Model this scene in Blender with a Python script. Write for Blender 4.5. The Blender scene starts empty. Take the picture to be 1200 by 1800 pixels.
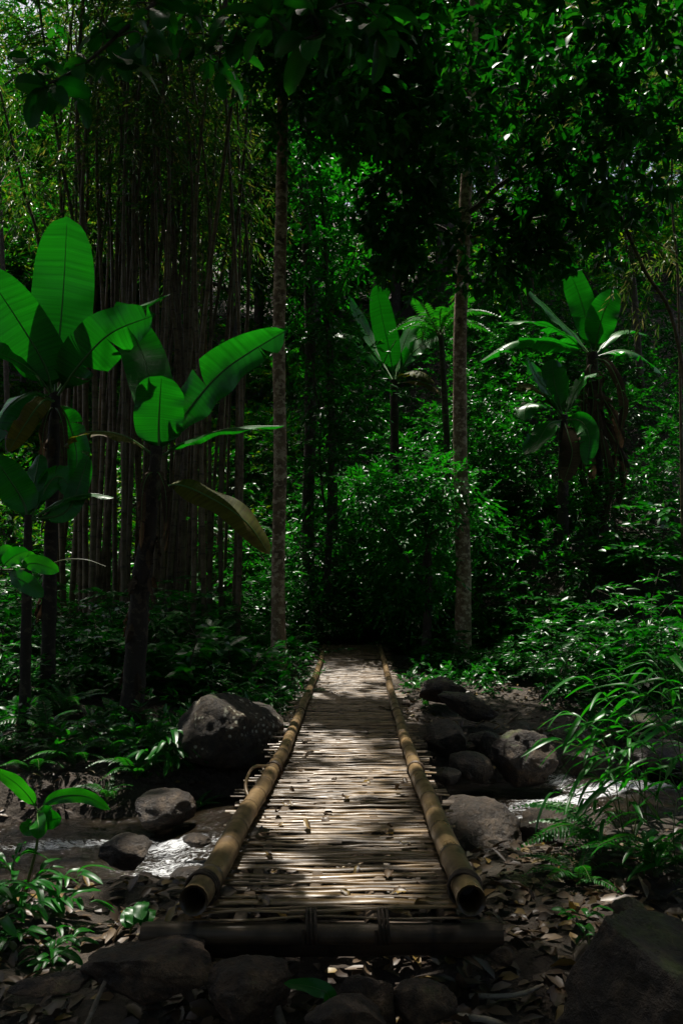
import bpy, math
import numpy as np
from mathutils import Vector, Matrix, noise

# ------------------------------------------------------------------ camera, sky, sun, exposure
scene = bpy.context.scene
COL = scene.collection
CAM_Z = 1.15
F_PX = 1400.0                       # focal length in photograph pixels (1200 wide)
PITCH = math.atan(140.0 / F_PX)
cam_data = bpy.data.cameras.new('camera')
cam_data.sensor_fit = 'HORIZONTAL'
cam_data.sensor_width = 24.0
cam_data.lens = 24.0 * F_PX / 1200.0
cam_data.clip_start = 0.05
cam_data.clip_end = 600
cam = bpy.data.objects.new('camera', cam_data)
COL.objects.link(cam)
cam.location = (0, 0, CAM_Z)
cam.rotation_euler = (math.pi / 2 + PITCH, 0, 0)
scene.camera = cam

SUN_AZ, SUN_EL = math.radians(-20), math.radians(72)
SUN = np.array([math.sin(SUN_AZ) * math.cos(SUN_EL), math.cos(SUN_AZ) * math.cos(SUN_EL), math.sin(SUN_EL)])
world = bpy.data.worlds.new('World')
scene.world = world
world.use_nodes = True
wn = world.node_tree
bgn = wn.nodes['Background']
sky = wn.nodes.new('ShaderNodeTexSky')
sky.sky_type = 'NISHITA'
sky.sun_disc = False
sky.sun_elevation = SUN_EL
sky.sun_rotation = SUN_AZ
sky.dust_density = 6.0
sky.ozone_density = 0.3
wn.links.new(sky.outputs[0], bgn.inputs[0])
bgn.inputs[1].default_value = 0.085
sun_data = bpy.data.lights.new('sun', 'SUN')
sun_data.energy = 4.6
sun_data.angle = math.radians(0.53)
sun_data.color = (1.0, 0.95, 0.86)
sun = bpy.data.objects.new('sun', sun_data)
COL.objects.link(sun)
sun.rotation_euler = Vector(SUN).to_track_quat('Z', 'Y').to_euler()
sun.location = (0, 0, 40)
vs = scene.view_settings
scene.display_settings.display_device = 'sRGB'
vs.view_transform = 'Standard'
vs.look = 'None'
vs.exposure = 0.7
vs.gamma = 1.0
cy = scene.cycles
cy.max_bounces = 5
cy.diffuse_bounces = 2
cy.glossy_bounces = 2
cy.transmission_bounces = 3
cy.transparent_max_bounces = 6
cy.sample_clamp_indirect = 4.0
cy.caustics_reflective = False
cy.caustics_refractive = False
cy.use_denoising = True
cy.use_adaptive_sampling = True
cy.adaptive_threshold = 0.02

CAM = np.array([0, 0, CAM_Z])
FWD = np.array([0, math.cos(PITCH), math.sin(PITCH)])
UPV = np.array([0, -math.sin(PITCH), math.cos(PITCH)])
RGT = np.array([1.0, 0, 0])


def P(px, py, Y):
    """the point at distance Y ahead whose direction is that of photograph pixel (px, py)"""
    d = RGT * (px - 600) / F_PX + UPV * (900 - py) / F_PX + FWD
    return CAM + d * (Y / d[1])


def rng(seed):
    return np.random.default_rng(seed)


def nrm(a):
    a = np.asarray(a, float)
    return a / np.maximum(np.linalg.norm(a, axis=-1, keepdims=True), 1e-9)


def sstep(a, b, x):
    t = np.clip((x - a) / (b - a), 0, 1)
    return t * t * (3 - 2 * t)


# ------------------------------------------------------------------ object helpers
def mesh_np(name, V, T, mat=None, smooth=True, uv=None, attr=None):
    """triangle or quad mesh from arrays"""
    V = np.asarray(V, np.float32)
    T = np.asarray(T, np.int32)
    me = bpy.data.meshes.new(name)
    k = T.shape[1]
    n = T.shape[0]
    me.vertices.add(len(V))
    me.vertices.foreach_set('co', V.ravel())
    me.loops.add(n * k)
    me.loops.foreach_set('vertex_index', T.ravel())
    me.polygons.add(n)
    me.polygons.foreach_set('loop_start', np.arange(0, n * k, k, dtype=np.int32))
    if smooth:
        me.polygons.foreach_set('use_smooth', np.ones(n, bool))
    if uv is not None:
        l = me.uv_layers.new(name='UVMap')
        l.data.foreach_set('uv', np.asarray(uv, np.float32)[T.ravel()].ravel())
    if attr is not None:
        for an, av in attr.items():
            a = me.attributes.new(an, 'FLOAT', 'POINT')
            a.data.foreach_set('value', np.asarray(av, np.float32))
    me.update(calc_edges=True)
    me.validate()
    if mat:
        me.materials.append(mat)
    return me


def link(name, me, parent=None, loc=(0, 0, 0)):
    o = bpy.data.objects.new(name, me)
    COL.objects.link(o)
    o.location = loc
    if parent:
        o.parent = parent
    return o


def tag(o, label=None, cat=None, group=None, kind=None):
    if label:
        o['label'] = label
    if cat:
        o['category'] = cat
    if group:
        o['group'] = group
    if kind:
        o['kind'] = kind
    return o


def thing(name, label, cat, loc, group=None):
    o = bpy.data.objects.new(name, None)
    COL.objects.link(o)
    o.empty_display_size = 0.1
    o.location = loc
    return tag(o, label, cat, group)


class MB:
    """collects pieces of ONE mesh (quads; triangles repeat a corner never: tubes and grids only)"""
    def __init__(s):
        s.V, s.F, s.UV, s.A, s.n = [], [], [], [], 0

    def add(s, V, F, uv=None, a=None):
        V = np.asarray(V, float)
        s.V.append(V)
        s.F.append(np.asarray(F, int) + s.n)
        s.UV.append(np.zeros((len(V), 2)) if uv is None else np.asarray(uv, float))
        s.A.append(np.zeros(len(V)) if a is None else np.asarray(a, float))
        s.n += len(V)

    def mesh(s, name, mat, origin=(0, 0, 0), smooth=True):
        return mesh_np(name, np.concatenate(s.V) - np.asarray(origin), np.concatenate(s.F), mat, smooth,
                       np.concatenate(s.UV), {'mark': np.concatenate(s.A)})


def grid_faces(nu, nv, wrap=False):
    """quads of an nu x nv vertex grid (index = i*nv + j)"""
    i = np.arange(nu - 1)[:, None]
    j = np.arange(nv if wrap else nv - 1)[None, :]
    j2 = (j + 1) % nv
    q = np.stack(np.broadcast_arrays(i * nv + j, (i + 1) * nv + j, (i + 1) * nv + j2, i * nv + j2), -1)
    return q.reshape(-1, 4)


def frames(C):
    T = nrm(np.gradient(C, axis=0))
    ref = np.array([0.0, 0, 1]) if abs(T[len(T) // 2][2]) < 0.8 else np.array([1.0, 0, 0])
    A = nrm(np.cross(T, ref))
    B = np.cross(A, T)
    return T, A, B


def tube(mb, C, R, sides=8, cap=True, a=None, wob=0, seed=0):
    C = np.asarray(C, float)
    n = len(C)
    R = np.broadcast_to(np.asarray(R, float), (n,))
    T, A, B = frames(C)
    th = np.arange(sides) / sides * 2 * math.pi
    rr = np.ones((n, sides))
    if wob:
        g = rng(seed)
        rr = 1 + wob * g.standard_normal((n, sides))
    V = C[:, None] + (R[:, None] * rr)[:, :, None] * (np.cos(th)[None, :, None] * A[:, None] + np.sin(th)[None, :, None] * B[:, None])
    L = np.concatenate([[0], np.cumsum(np.linalg.norm(np.diff(C, axis=0), axis=1))])
    uv = np.stack(np.broadcast_arrays(th[None, :] / 6.283, L[:, None]), -1).reshape(-1, 2)
    av = None if a is None else np.repeat(np.asarray(a, float), sides)
    mb.add(V.reshape(-1, 3), grid_faces(n, sides, True), uv, av)
    if cap:
        for e, rev in ((0, False), (n - 1, True)):
            ring = V[e]
            pts = np.concatenate([ring, np.repeat(C[e][None], sides, 0)])
            mb.add(pts, np.array([[k, (k + 1) % sides, sides + (k + 1) % sides, sides + k] for k in range(sides)])[:, ::(-1 if rev else 1)],
                   np.zeros((2 * sides, 2)), None if a is None else np.full(2 * sides, a[e]))


def bez(pts, n):
    """smooth curve through the points (Catmull-Rom)"""
    p = np.asarray(pts, float)
    if len(p) == 2:
        return p[0] + (p[1] - p[0]) * np.linspace(0, 1, n)[:, None]
    q = np.vstack([2 * p[0] - p[1], p, 2 * p[-1] - p[-2]])
    out = []
    ts = np.linspace(0, len(p) - 1 - 1e-6, n)
    for t in ts:
        i = int(t)
        f = t - i
        a, b, c, d = q[i], q[i + 1], q[i + 2], q[i + 3]
        out.append(0.5 * ((2 * b) + (-a + c) * f + (2 * a - 5 * b + 4 * c - d) * f * f + (-a + 3 * b - 3 * c + d) * f ** 3))
    return np.array(out)


# ------------------------------------------------------------------ materials
def nodes_of(name):
    m = bpy.data.materials.new(name)
    m.use_nodes = True
    nt = m.node_tree
    return m, nt, nt.nodes['Principled BSDF'], nt.nodes['Material Output']


def nd(nt, typ, **kw):
    n = nt.nodes.new(typ)
    for k, v in kw.items():
        setattr(n, k, v)
    return n


def ramp(nt, fac, stops):
    r = nd(nt, 'ShaderNodeValToRGB')
    el = r.color_ramp.elements
    while len(el) > 1:
        el.remove(el[0])
    el[0].position, el[0].color = stops[0][0], (*stops[0][1], 1)
    for p, c in stops[1:]:
        e = el.new(p)
        e.color = (*c, 1)
    nt.links.new(fac, r.inputs[0])
    return r.outputs[0]


def noise_tex(nt, scale, detail=4, vec=None, rough=0.55, dist=0.0):
    t = nd(nt, 'ShaderNodeTexNoise')
    t.inputs['Scale'].default_value = scale
    t.inputs['Detail'].default_value = detail
    t.inputs['Roughness'].default_value = rough
    t.inputs['Distortion'].default_value = dist
    if vec is not None:
        nt.links.new(vec, t.inputs['Vector'])
    return t.outputs['Fac']


def mapping(nt, out, scale):
    m = nd(nt, 'ShaderNodeMapping')
    m.inputs['Scale'].default_value = scale
    nt.links.new(out, m.inputs['Vector'])
    return m.outputs[0]


def bump(nt, h, strength, dist, bsdf):
    b = nd(nt, 'ShaderNodeBump')
    b.inputs['Strength'].default_value = strength
    b.inputs['Distance'].default_value = dist
    nt.links.new(h, b.inputs['Height'])
    nt.links.new(b.outputs[0], bsdf.inputs['Normal'])
    return b


def mixc(nt, fac, a, b, mode='MIX'):
    m = nd(nt, 'ShaderNodeMix', data_type='RGBA', blend_type=mode)
    for s, v in ((0, fac), (6, a), (7, b)):
        if isinstance(v, (int, float)):
            m.inputs[s].default_value = v
        elif isinstance(v, tuple):
            m.inputs[s].default_value = (*v, 1)
        else:
            nt.links.new(v, m.inputs[s])
    return m.outputs[2]


def leaf_mat(name, stops, trans=0.45, tcol=(1.3, 1.5, 0.6), rough=0.38, spec=0.5, veins=0, wob=None):
    """leaf: glossy top, light let through; colour varies from leaf to leaf"""
    m, nt, bs, out = nodes_of(name)
    geo = nd(nt, 'ShaderNodeNewGeometry')
    oi = nd(nt, 'ShaderNodeObjectInfo')
    ad = nd(nt, 'ShaderNodeMath', operation='ADD')
    nt.links.new(geo.outputs['Random Per Island'], ad.inputs[0])
    nt.links.new(oi.outputs['Random'], ad.inputs[1])
    fr = nd(nt, 'ShaderNodeMath', operation='FRACT')
    nt.links.new(ad.outputs[0], fr.inputs[0])
    col = ramp(nt, fr.outputs[0], stops)
    bs.inputs['Roughness'].default_value = rough
    bs.inputs['Specular IOR Level'].default_value = spec
    tc = nd(nt, 'ShaderNodeTexCoord')
    if wob:
        nz = noise_tex(nt, wob[0], 4, tc.outputs['Object'])
        col = mixc(nt, ramp(nt, nz, [(0.52, (0, 0, 0)), (0.72, (1, 1, 1))]), col, wob[1])
    if veins:
        uv = mapping(nt, tc.outputs['UV'], (0.35, veins, 1))
        w = noise_tex(nt, 1.0, 3, uv, 0.6)
        col = mixc(nt, 1.0, col, ramp(nt, w, [(0.3, (0.6, 0.62, 0.6)), (0.7, (1.25, 1.2, 1.2))]), 'MULTIPLY')
        bump(nt, w, 0.35, 0.01, bs)
    nt.links.new(col, bs.inputs['Base Color'])
    tr = nd(nt, 'ShaderNodeBsdfTranslucent')
    nt.links.new(mixc(nt, 1.0, col, tcol, 'MULTIPLY'), tr.inputs['Color'])
    mx = nd(nt, 'ShaderNodeMixShader')
    mx.inputs[0].default_value = trans
    nt.links.new(bs.outputs[0], mx.inputs[1])
    nt.links.new(tr.outputs[0], mx.inputs[2])
    nt.links.new(mx.outputs[0], out.inputs[0])
    return m


def bamboo_mat(name, lo, hi, dark, rough=0.35, alongx=True):
    m, nt, bs, out = nodes_of(name)
    tc = nd(nt, 'ShaderNodeTexCoord')
    oi = nd(nt, 'ShaderNodeObjectInfo')
    vec = nd(nt, 'ShaderNodeVectorMath', operation='ADD')
    sc = nd(nt, 'ShaderNodeVectorMath', operation='SCALE')
    sc.inputs['Scale'].default_value = 37.0
    cmb = nd(nt, 'ShaderNodeCombineXYZ')
    for k in range(3):
        nt.links.new(oi.outputs['Random'], cmb.inputs[k])
    nt.links.new(cmb.outputs[0], sc.inputs[0])
    nt.links.new(tc.outputs['Object'], vec.inputs[0])
    nt.links.new(sc.outputs[0], vec.inputs[1])
    fib = noise_tex(nt, 1.0, 4, mapping(nt, vec.outputs[0], (4, 90, 90) if alongx else (60, 6, 60)))
    blot = noise_tex(nt, 5.0, 4, vec.outputs[0], 0.65)
    base = mixc(nt, oi.outputs['Random'], lo, hi)
    c = mixc(nt, ramp(nt, fib, [(0.35, (0, 0, 0)), (0.7, (1, 1, 1))]), mixc(nt, 0.55, base, dark), base)
    c = mixc(nt, ramp(nt, blot, [(0.44, (0, 0, 0)), (0.66, (1, 1, 1))]), c, dark)
    at = nd(nt, 'ShaderNodeAttribute', attribute_name='mark')
    c = mixc(nt, at.outputs['Fac'], c, tuple(x * 0.45 for x in dark))
    nt.links.new(c, bs.inputs['Base Color'])
    nt.links.new(ramp(nt, blot, [(0.3, (rough * 0.8,) * 3), (0.75, (min(1, rough * 2),) * 3)]), bs.inputs['Roughness'])
    bump(nt, fib, 0.4, 0.004, bs)
    return m


def rock_mat(name, c1, c2, moss=0.0, lichen=0.0, wet=0.5):
    m, nt, bs, out = nodes_of(name)
    tc = nd(nt, 'ShaderNodeTexCoord')
    ob = tc.outputs['Object']
    n1 = noise_tex(nt, 3.5, 8, ob, 0.65)
    c = ramp(nt, n1, [(0.36, tuple(v * .6 for v in c1)), (0.5, c1), (0.64, c2)])
    n3 = noise_tex(nt, 38, 5, ob, 0.7)
    c = mixc(nt, 1.0, c, ramp(nt, n3, [(0.3, (0.5, 0.5, 0.5)), (0.7, (1.35, 1.35, 1.35))]), 'MULTIPLY')
    if moss:
        geo = nd(nt, 'ShaderNodeNewGeometry')
        sx = nd(nt, 'ShaderNodeSeparateXYZ')
        nt.links.new(geo.outputs['Normal'], sx.inputs[0])
        mu = nd(nt, 'ShaderNodeMath', operation='MULTIPLY')
        nt.links.new(noise_tex(nt, 5, 6, ob, 0.7), mu.inputs[0])
        nt.links.new(sx.outputs['Z'], mu.inputs[1])
        c = mixc(nt, ramp(nt, mu.outputs[0], [(0.55 - moss * 0.3, (0, 0, 0)), (0.72 - moss * 0.3, (1, 1, 1))]), c, (0.045, 0.06, 0.008))
    if lichen:
        vo = nd(nt, 'ShaderNodeTexVoronoi')
        vo.inputs['Scale'].default_value = 21
        nt.links.new(ob, vo.inputs['Vector'])
        lm = nd(nt, 'ShaderNodeMath', operation='MULTIPLY')
        nt.links.new(ramp(nt, vo.outputs['Distance'], [(0.25, (1, 1, 1)), (0.38, (0, 0, 0))]), lm.inputs[0])
        nt.links.new(ramp(nt, noise_tex(nt, 3.1, 4, ob), [(0.50, (0, 0, 0)), (0.56, (1, 1, 1))]), lm.inputs[1])
        c = mixc(nt, lm.outputs[0], c, (0.42, 0.40, 0.30))
    nt.links.new(c, bs.inputs['Base Color'])
    nt.links.new(ramp(nt, n1, [(0.35, (0.75 - wet * 0.5,) * 3), (0.7, (0.95 - wet * 0.45,) * 3)]), bs.inputs['Roughness'])
    n4 = noise_tex(nt, 13, 6, ob, 0.72, 0.6)
    c2_ = mixc(nt, 1.0, c, ramp(nt, n4, [(0.36, (0.45, 0.43, 0.4)), (0.62, (1.35, 1.35, 1.35))]), 'MULTIPLY')
    nt.links.new(c2_, bs.inputs['Base Color'])
    ad = nd(nt, 'ShaderNodeMath', operation='ADD')
    nt.links.new(n4, ad.inputs[0])
    nt.links.new(n3, ad.inputs[1])
    bump(nt, ad.outputs[0], 0.9, 0.03, bs)
    return m


def bark_mat(name, dark, mid, pale, amount=0.5):
    m, nt, bs, out = nodes_of(name)
    tc = nd(nt, 'ShaderNodeTexCoord')
    ob = tc.outputs['Object']
    n1 = noise_tex(nt, 5, 6, mapping(nt, ob, (1.6, 1.6, 0.9)), 0.68)
    n2 = noise_tex(nt, 9, 5, mapping(nt, ob, (1, 1, 1.3)), 0.66)
    c = ramp(nt, n1, [(0.34, dark), (0.55, mid)])
    c = mixc(nt, ramp(nt, n2, [(0.56 - amount * 0.1, (0, 0, 0)), (0.62 - amount * 0.1, (1, 1, 1))]), c, pale)
    nt.links.new(c, bs.inputs['Base Color'])
    bs.inputs['Roughness'].default_value = 0.85
    bump(nt, n2, 0.8, 0.02, bs)
    return m


G = {}
G['banana'] = leaf_mat('banana_leaf', [(0, (0.006, 0.125, 0.006)), (1, (0.010, 0.17, 0.008))], 0.42, (1.0, 1.6, 0.7), 0.34, 0.5, veins=55)
G['banana_dry'] = leaf_mat('banana_leaf_dry', [(0, (0.16, 0.09, 0.025)), (1, (0.10, 0.075, 0.02))], 0.35, (1.2, 1.1, 0.7), 0.6, 0.3, veins=45)
G['banana_dead'] = leaf_mat('banana_leaf_dead', [(0, (0.035, 0.022, 0.012)), (1, (0.10, 0.066, 0.036))], 0.2, (1, 1, 1), 0.8, 0.2, veins=40)
G['banana_old'] = leaf_mat('banana_leaf_yellowing', [(0, (0.12, 0.11, 0.010)), (1, (0.085, 0.11, 0.009))], 0.45, (1.2, 1.2, 0.6), 0.6, 0.25, veins=50, wob=(6, (0.10, 0.05, 0.015)))
G['rib'] = leaf_mat('leaf_midrib', [(0, (0.06, 0.17, 0.03)), (1, (0.09, 0.20, 0.04))], 0.2, (1, 1, 1), 0.4)
G['far'] = leaf_mat('forest_leaf', [(0, (0.003, 0.06, 0.004)), (0.5, (0.008, 0.105, 0.005)), (0.8, (0.030, 0.14, 0.006)), (1, (0.13, 0.17, 0.012))], 0.5, (1.3, 1.6, 0.5), 0.35, 0.5)
G['shrub'] = leaf_mat('shrub_leaf', [(0, (0.003, 0.055, 0.004)), (0.6, (0.007, 0.105, 0.006)), (1, (0.022, 0.15, 0.008))], 0.42, (1.1, 1.6, 0.5), 0.33, 0.5)
G['crown'] = leaf_mat('crown_leaf', [(0, (0.003, 0.06, 0.005)), (0.6, (0.006, 0.09, 0.007)), (1, (0.02, 0.13, 0.01))], 0.38, (1.2, 1.6, 0.5), 0.42, 0.35)
G['bamboo_leaf'] = leaf_mat('bamboo_leaf', [(0, (0.014, 0.075, 0.012)), (0.6, (0.03, 0.11, 0.015)), (0.9, (0.09, 0.13, 0.03)), (1, (0.20, 0.17, 0.07))], 0.45, (1.3, 1.5, 0.5), 0.4)
G['dry_leaf'] = leaf_mat('dry_bamboo_leaf', [(0, (0.16, 0.15, 0.06)), (0.35, (0.03, 0.11, 0.012)), (0.75, (0.06, 0.13, 0.015)), (1, (0.26, 0.23, 0.12))], 0.35, (1.2, 1.2, 0.8), 0.5)
G['grass'] = leaf_mat('bright_leaf', [(0, (0.006, 0.13, 0.006)), (1, (0.022, 0.18, 0.009))], 0.45, (1.1, 1.7, 0.5), 0.35)
G['herb'] = leaf_mat('herb_leaf', [(0, (0.005, 0.11, 0.006)), (1, (0.016, 0.155, 0.008))], 0.45, (1.1, 1.6, 0.5), 0.36, 0.5)
G['fern'] = leaf_mat('fern_leaf', [(0, (0.005, 0.09, 0.006)), (1, (0.02, 0.145, 0.008))], 0.42, (1.1, 1.5, 0.5), 0.42)
G['litter'] = leaf_mat('dead_leaf', [(0, (0.03, 0.017, 0.009)), (0.45, (0.075, 0.046, 0.025)), (0.85, (0.14, 0.095, 0.055)), (0.95, (0.22, 0.14, 0.02)), (1, (0.26, 0.22, 0.15))], 0.12, (1, 1, 0.8), 0.45, 0.5, wob=(14, (0.05, 0.03, 0.018)))
G['slat'] = bamboo_mat('split_bamboo', (0.29, 0.185, 0.08), (0.13, 0.075, 0.026), (0.045, 0.027, 0.011), 0.3)
G['pole'] = bamboo_mat('bamboo_pole', (0.27, 0.18, 0.085), (0.33, 0.225, 0.115), (0.10, 0.062, 0.026), 0.28, alongx=False)
G['oldpole'] = bamboo_mat('weathered_bamboo', (0.085, 0.053, 0.026), (0.13, 0.085, 0.045), (0.035, 0.022, 0.012), 0.5)
G['culm'] = bamboo_mat('bamboo_culm', (0.10, 0.078, 0.034), (0.19, 0.135, 0.065), (0.055, 0.038, 0.018), 0.5, alongx=False)
G['rock'] = rock_mat('stream_rock', (0.040, 0.027, 0.016), (0.10, 0.07, 0.043), 0, 0, 0.8)
G['rockmoss'] = rock_mat('mossy_rock', (0.045, 0.029, 0.016), (0.10, 0.066, 0.035), 0.55, 0, 0.35)
G['rocklichen'] = rock_mat('lichen_rock', (0.045, 0.032, 0.018), (0.095, 0.068, 0.038), 0.12, 1, 0.2)
G['rockdry'] = rock_mat('dusty_rock', (0.062, 0.036, 0.018), (0.15, 0.092, 0.048), 0.15, 0, 0.3)
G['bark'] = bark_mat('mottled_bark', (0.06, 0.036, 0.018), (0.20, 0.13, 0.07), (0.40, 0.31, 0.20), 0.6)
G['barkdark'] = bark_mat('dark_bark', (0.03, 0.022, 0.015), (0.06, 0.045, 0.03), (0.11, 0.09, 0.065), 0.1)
G['twig'] = bark_mat('twig_bark', (0.03, 0.022, 0.014), (0.06, 0.045, 0.028), (0.10, 0.08, 0.05), 0.2)
G['sheath'] = bark_mat('banana_sheath', (0.010, 0.007, 0.005), (0.03, 0.02, 0.012), (0.07, 0.05, 0.03), 0.2)
G['stem'] = leaf_mat('green_stem', [(0, (0.05, 0.10, 0.02)), (1, (0.10, 0.11, 0.03))], 0.1, (1, 1, 1), 0.45)
G['wood'] = bark_mat('dead_wood', (0.10, 0.075, 0.05), (0.19, 0.15, 0.105), (0.30, 0.26, 0.2), 0.5)


def soil_mat():
    m, nt, bs, out = nodes_of('forest_soil')
    geo = nd(nt, 'ShaderNodeNewGeometry')
    p = geo.outputs['Position']
    n1 = noise_tex(nt, 1.3, 6, p, 0.6)
    n2 = noise_tex(nt, 22, 6, p, 0.7)
    vo = nd(nt, 'ShaderNodeTexVoronoi')
    vo.inputs['Scale'].default_value = 13
    nt.links.new(p, vo.inputs['Vector'])
    c = ramp(nt, n2, [(0.3, (0.018, 0.012, 0.008)), (0.7, (0.07, 0.048, 0.03))])
    c = mixc(nt, ramp(nt, n1, [(0.45, (0, 0, 0)), (0.62, (0.7, 0.7, 0.7))]), c, (0.035, 0.028, 0.014))
    nt.links.new(c, bs.inputs['Base Color'])
    bs.inputs['Roughness'].default_value = 0.8
    ad = nd(nt, 'ShaderNodeMath', operation='ADD')
    nt.links.new(n2, ad.inputs[0])
    nt.links.new(vo.outputs['Distance'], ad.inputs[1])
    bump(nt, ad.outputs[0], 0.9, 0.05, bs)
    return m


G['soil'] = soil_mat()


def water_mat():
    m, nt, bs, out = nodes_of('stream_water')
    geo = nd(nt, 'ShaderNodeNewGeometry')
    p = geo.outputs['Position']
    n = noise_tex(nt, 9, 5, mapping(nt, p, (1, 2.2, 1)), 0.6, 0.8)
    n2 = noise_tex(nt, 45, 4, p, 0.6)
    at = nd(nt, 'ShaderNodeAttribute', attribute_name='foam')
    nz = noise_tex(nt, 24, 7, mapping(nt, p, (0.8, 2.4, 1)), 0.7, 0.8)
    mu = nd(nt, 'ShaderNodeMath', operation='MULTIPLY_ADD')
    nt.links.new(at.outputs['Fac'], mu.inputs[0])
    mu.inputs[1].default_value = 0.26
    nt.links.new(nz, mu.inputs[2])
    f = ramp(nt, mu.outputs[0], [(0.66, (0, 0, 0)), (0.80, (1, 1, 1))])
    nt.links.new(mixc(nt, f, (0.014, 0.010, 0.006), (0.62, 0.64, 0.66)), bs.inputs['Base Color'])
    nt.links.new(ramp(nt, f, [(0, (0.06,) * 3), (1, (0.5,) * 3)]), bs.inputs['Roughness'])
    bs.inputs['IOR'].default_value = 1.333
    ad = nd(nt, 'ShaderNodeMath', operation='MULTIPLY_ADD')
    nt.links.new(n2, ad.inputs[0])
    ad.inputs[1].default_value = 0.35
    nt.links.new(n, ad.inputs[2])
    bump(nt, ad.outputs[0], 0.55, 0.05, bs)
    return m


G['water'] = water_mat()

# ------------------------------------------------------------------ leaves in bulk
TPL0 = (np.array([[0, 0, 0], [.42, .5, .10], [1, 0, -.10], [.42, -.5, .10]]), np.array([[0, 1, 2], [0, 2, 3]]))
TPL1 = (np.array([[0, 0, 0], [.25, .36, .06], [.62, .44, .03], [1, 0, -.14], [.62, -.44, .03], [.25, -.36, .06], [.25, 0, 0], [.62, 0, -.03]]),
        np.array([[0, 1, 6], [6, 1, 2], [6, 2, 7], [7, 2, 3], [0, 6, 5], [6, 4, 5], [6, 7, 4], [7, 3, 4]]))


def leaves_mesh(name, B, D, N, L, W, mat, tpl=TPL0, origin=(0, 0, 0)):
    """ONE mesh of many leaves: base points, directions, normals, lengths, widths"""
    t, f = tpl
    D = nrm(D)
    S = nrm(np.cross(D, N))
    N2 = np.cross(S, D)
    V = B[:, None] + L[:, None, None] * t[None, :, 0:1] * D[:, None] + W[:, None, None] * t[None, :, 1:2] * S[:, None] \
        + L[:, None, None] * t[None, :, 2:3] * N2[:, None]
    k = len(t)
    F = (np.arange(len(B)) * k)[:, None, None] + f[None]
    return mesh_np(name, V.reshape(-1, 3) - np.asarray(origin), F.reshape(-1, 3), mat, False)


def sprays(g, O, D, length, nl, ll, lw, droop=0.35, spread=0.9, fan=False):
    """twigs at O pointing along D, each with nl leaves; returns leaf arrays"""
    n = len(O)
    D = nrm(D)
    up = np.array([0, 0, 1.0])
    S = nrm(np.cross(D, up) + 1e-4)
    length = np.broadcast_to(np.asarray(length, float), (n,)) * g.uniform(0.6, 1.25, n)
    t = (np.arange(nl) + 0.6) / nl
    t = np.broadcast_to(t, (n, nl)) if not fan else np.broadcast_to(0.75 + 0.25 * t, (n, nl))
    base = O[:, None] + D[:, None] * (length[:, None] * t)[..., None] - up * (droop * length[:, None] * t ** 2)[..., None]
    side = np.where(np.arange(nl) % 2 == 0, 1.0, -1.0)[None, :, None]
    if fan:
        a = (np.arange(nl) / nl * 2 * math.pi)[None, :] + g.uniform(0, 6.28, (n, 1))
        U = np.cross(S, D)
        ld = D[:, None] * 0.45 + np.cos(a)[..., None] * S[:, None] + np.sin(a)[..., None] * U[:, None]
    else:
        ld = D[:, None] * (0.55 + 0.5 * t)[..., None] + side * S[:, None] * (spread * (1.15 - 0.75 * t))[..., None]
    ld = ld - up * droop * 0.6 + 0.22 * g.standard_normal((n, nl, 3))
    N = up + 0.38 * g.standard_normal((n, nl, 3))
    L = ll * g.uniform(0.65, 1.25, (n, nl))
    W = lw * g.uniform(0.75, 1.2, (n, nl))
    return base.reshape(-1, 3), nrm(ld.reshape(-1, 3)), N.reshape(-1, 3), L.ravel(), W.ravel()


def clumps(g, C, R, ntw, tl, nl, ll, lw, flat=0.75, droop=0.35, fan=False, updir=0.35, shell=0.45):
    """foliage masses: twigs starting in the outer part of balls C, R"""
    k = len(C)
    d = nrm(g.standard_normal((k, ntw, 3)))
    r = (shell + (1 - shell) * g.uniform(0, 1, (k, ntw))) * R[:, None]
    O = C[:, None] + d * r[..., None] * np.array([1, 1, flat])
    D = d + np.array([0, 0, updir]) + 0.45 * g.standard_normal((k, ntw, 3))
    return sprays(g, O.reshape(-1, 3), D.reshape(-1, 3), tl, nl, ll, lw, droop, fan=fan)


def cat(*a):
    return tuple(np.concatenate(x) for x in zip(*a))


def pick(a, m):
    return tuple(x[m] for x in a)


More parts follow.
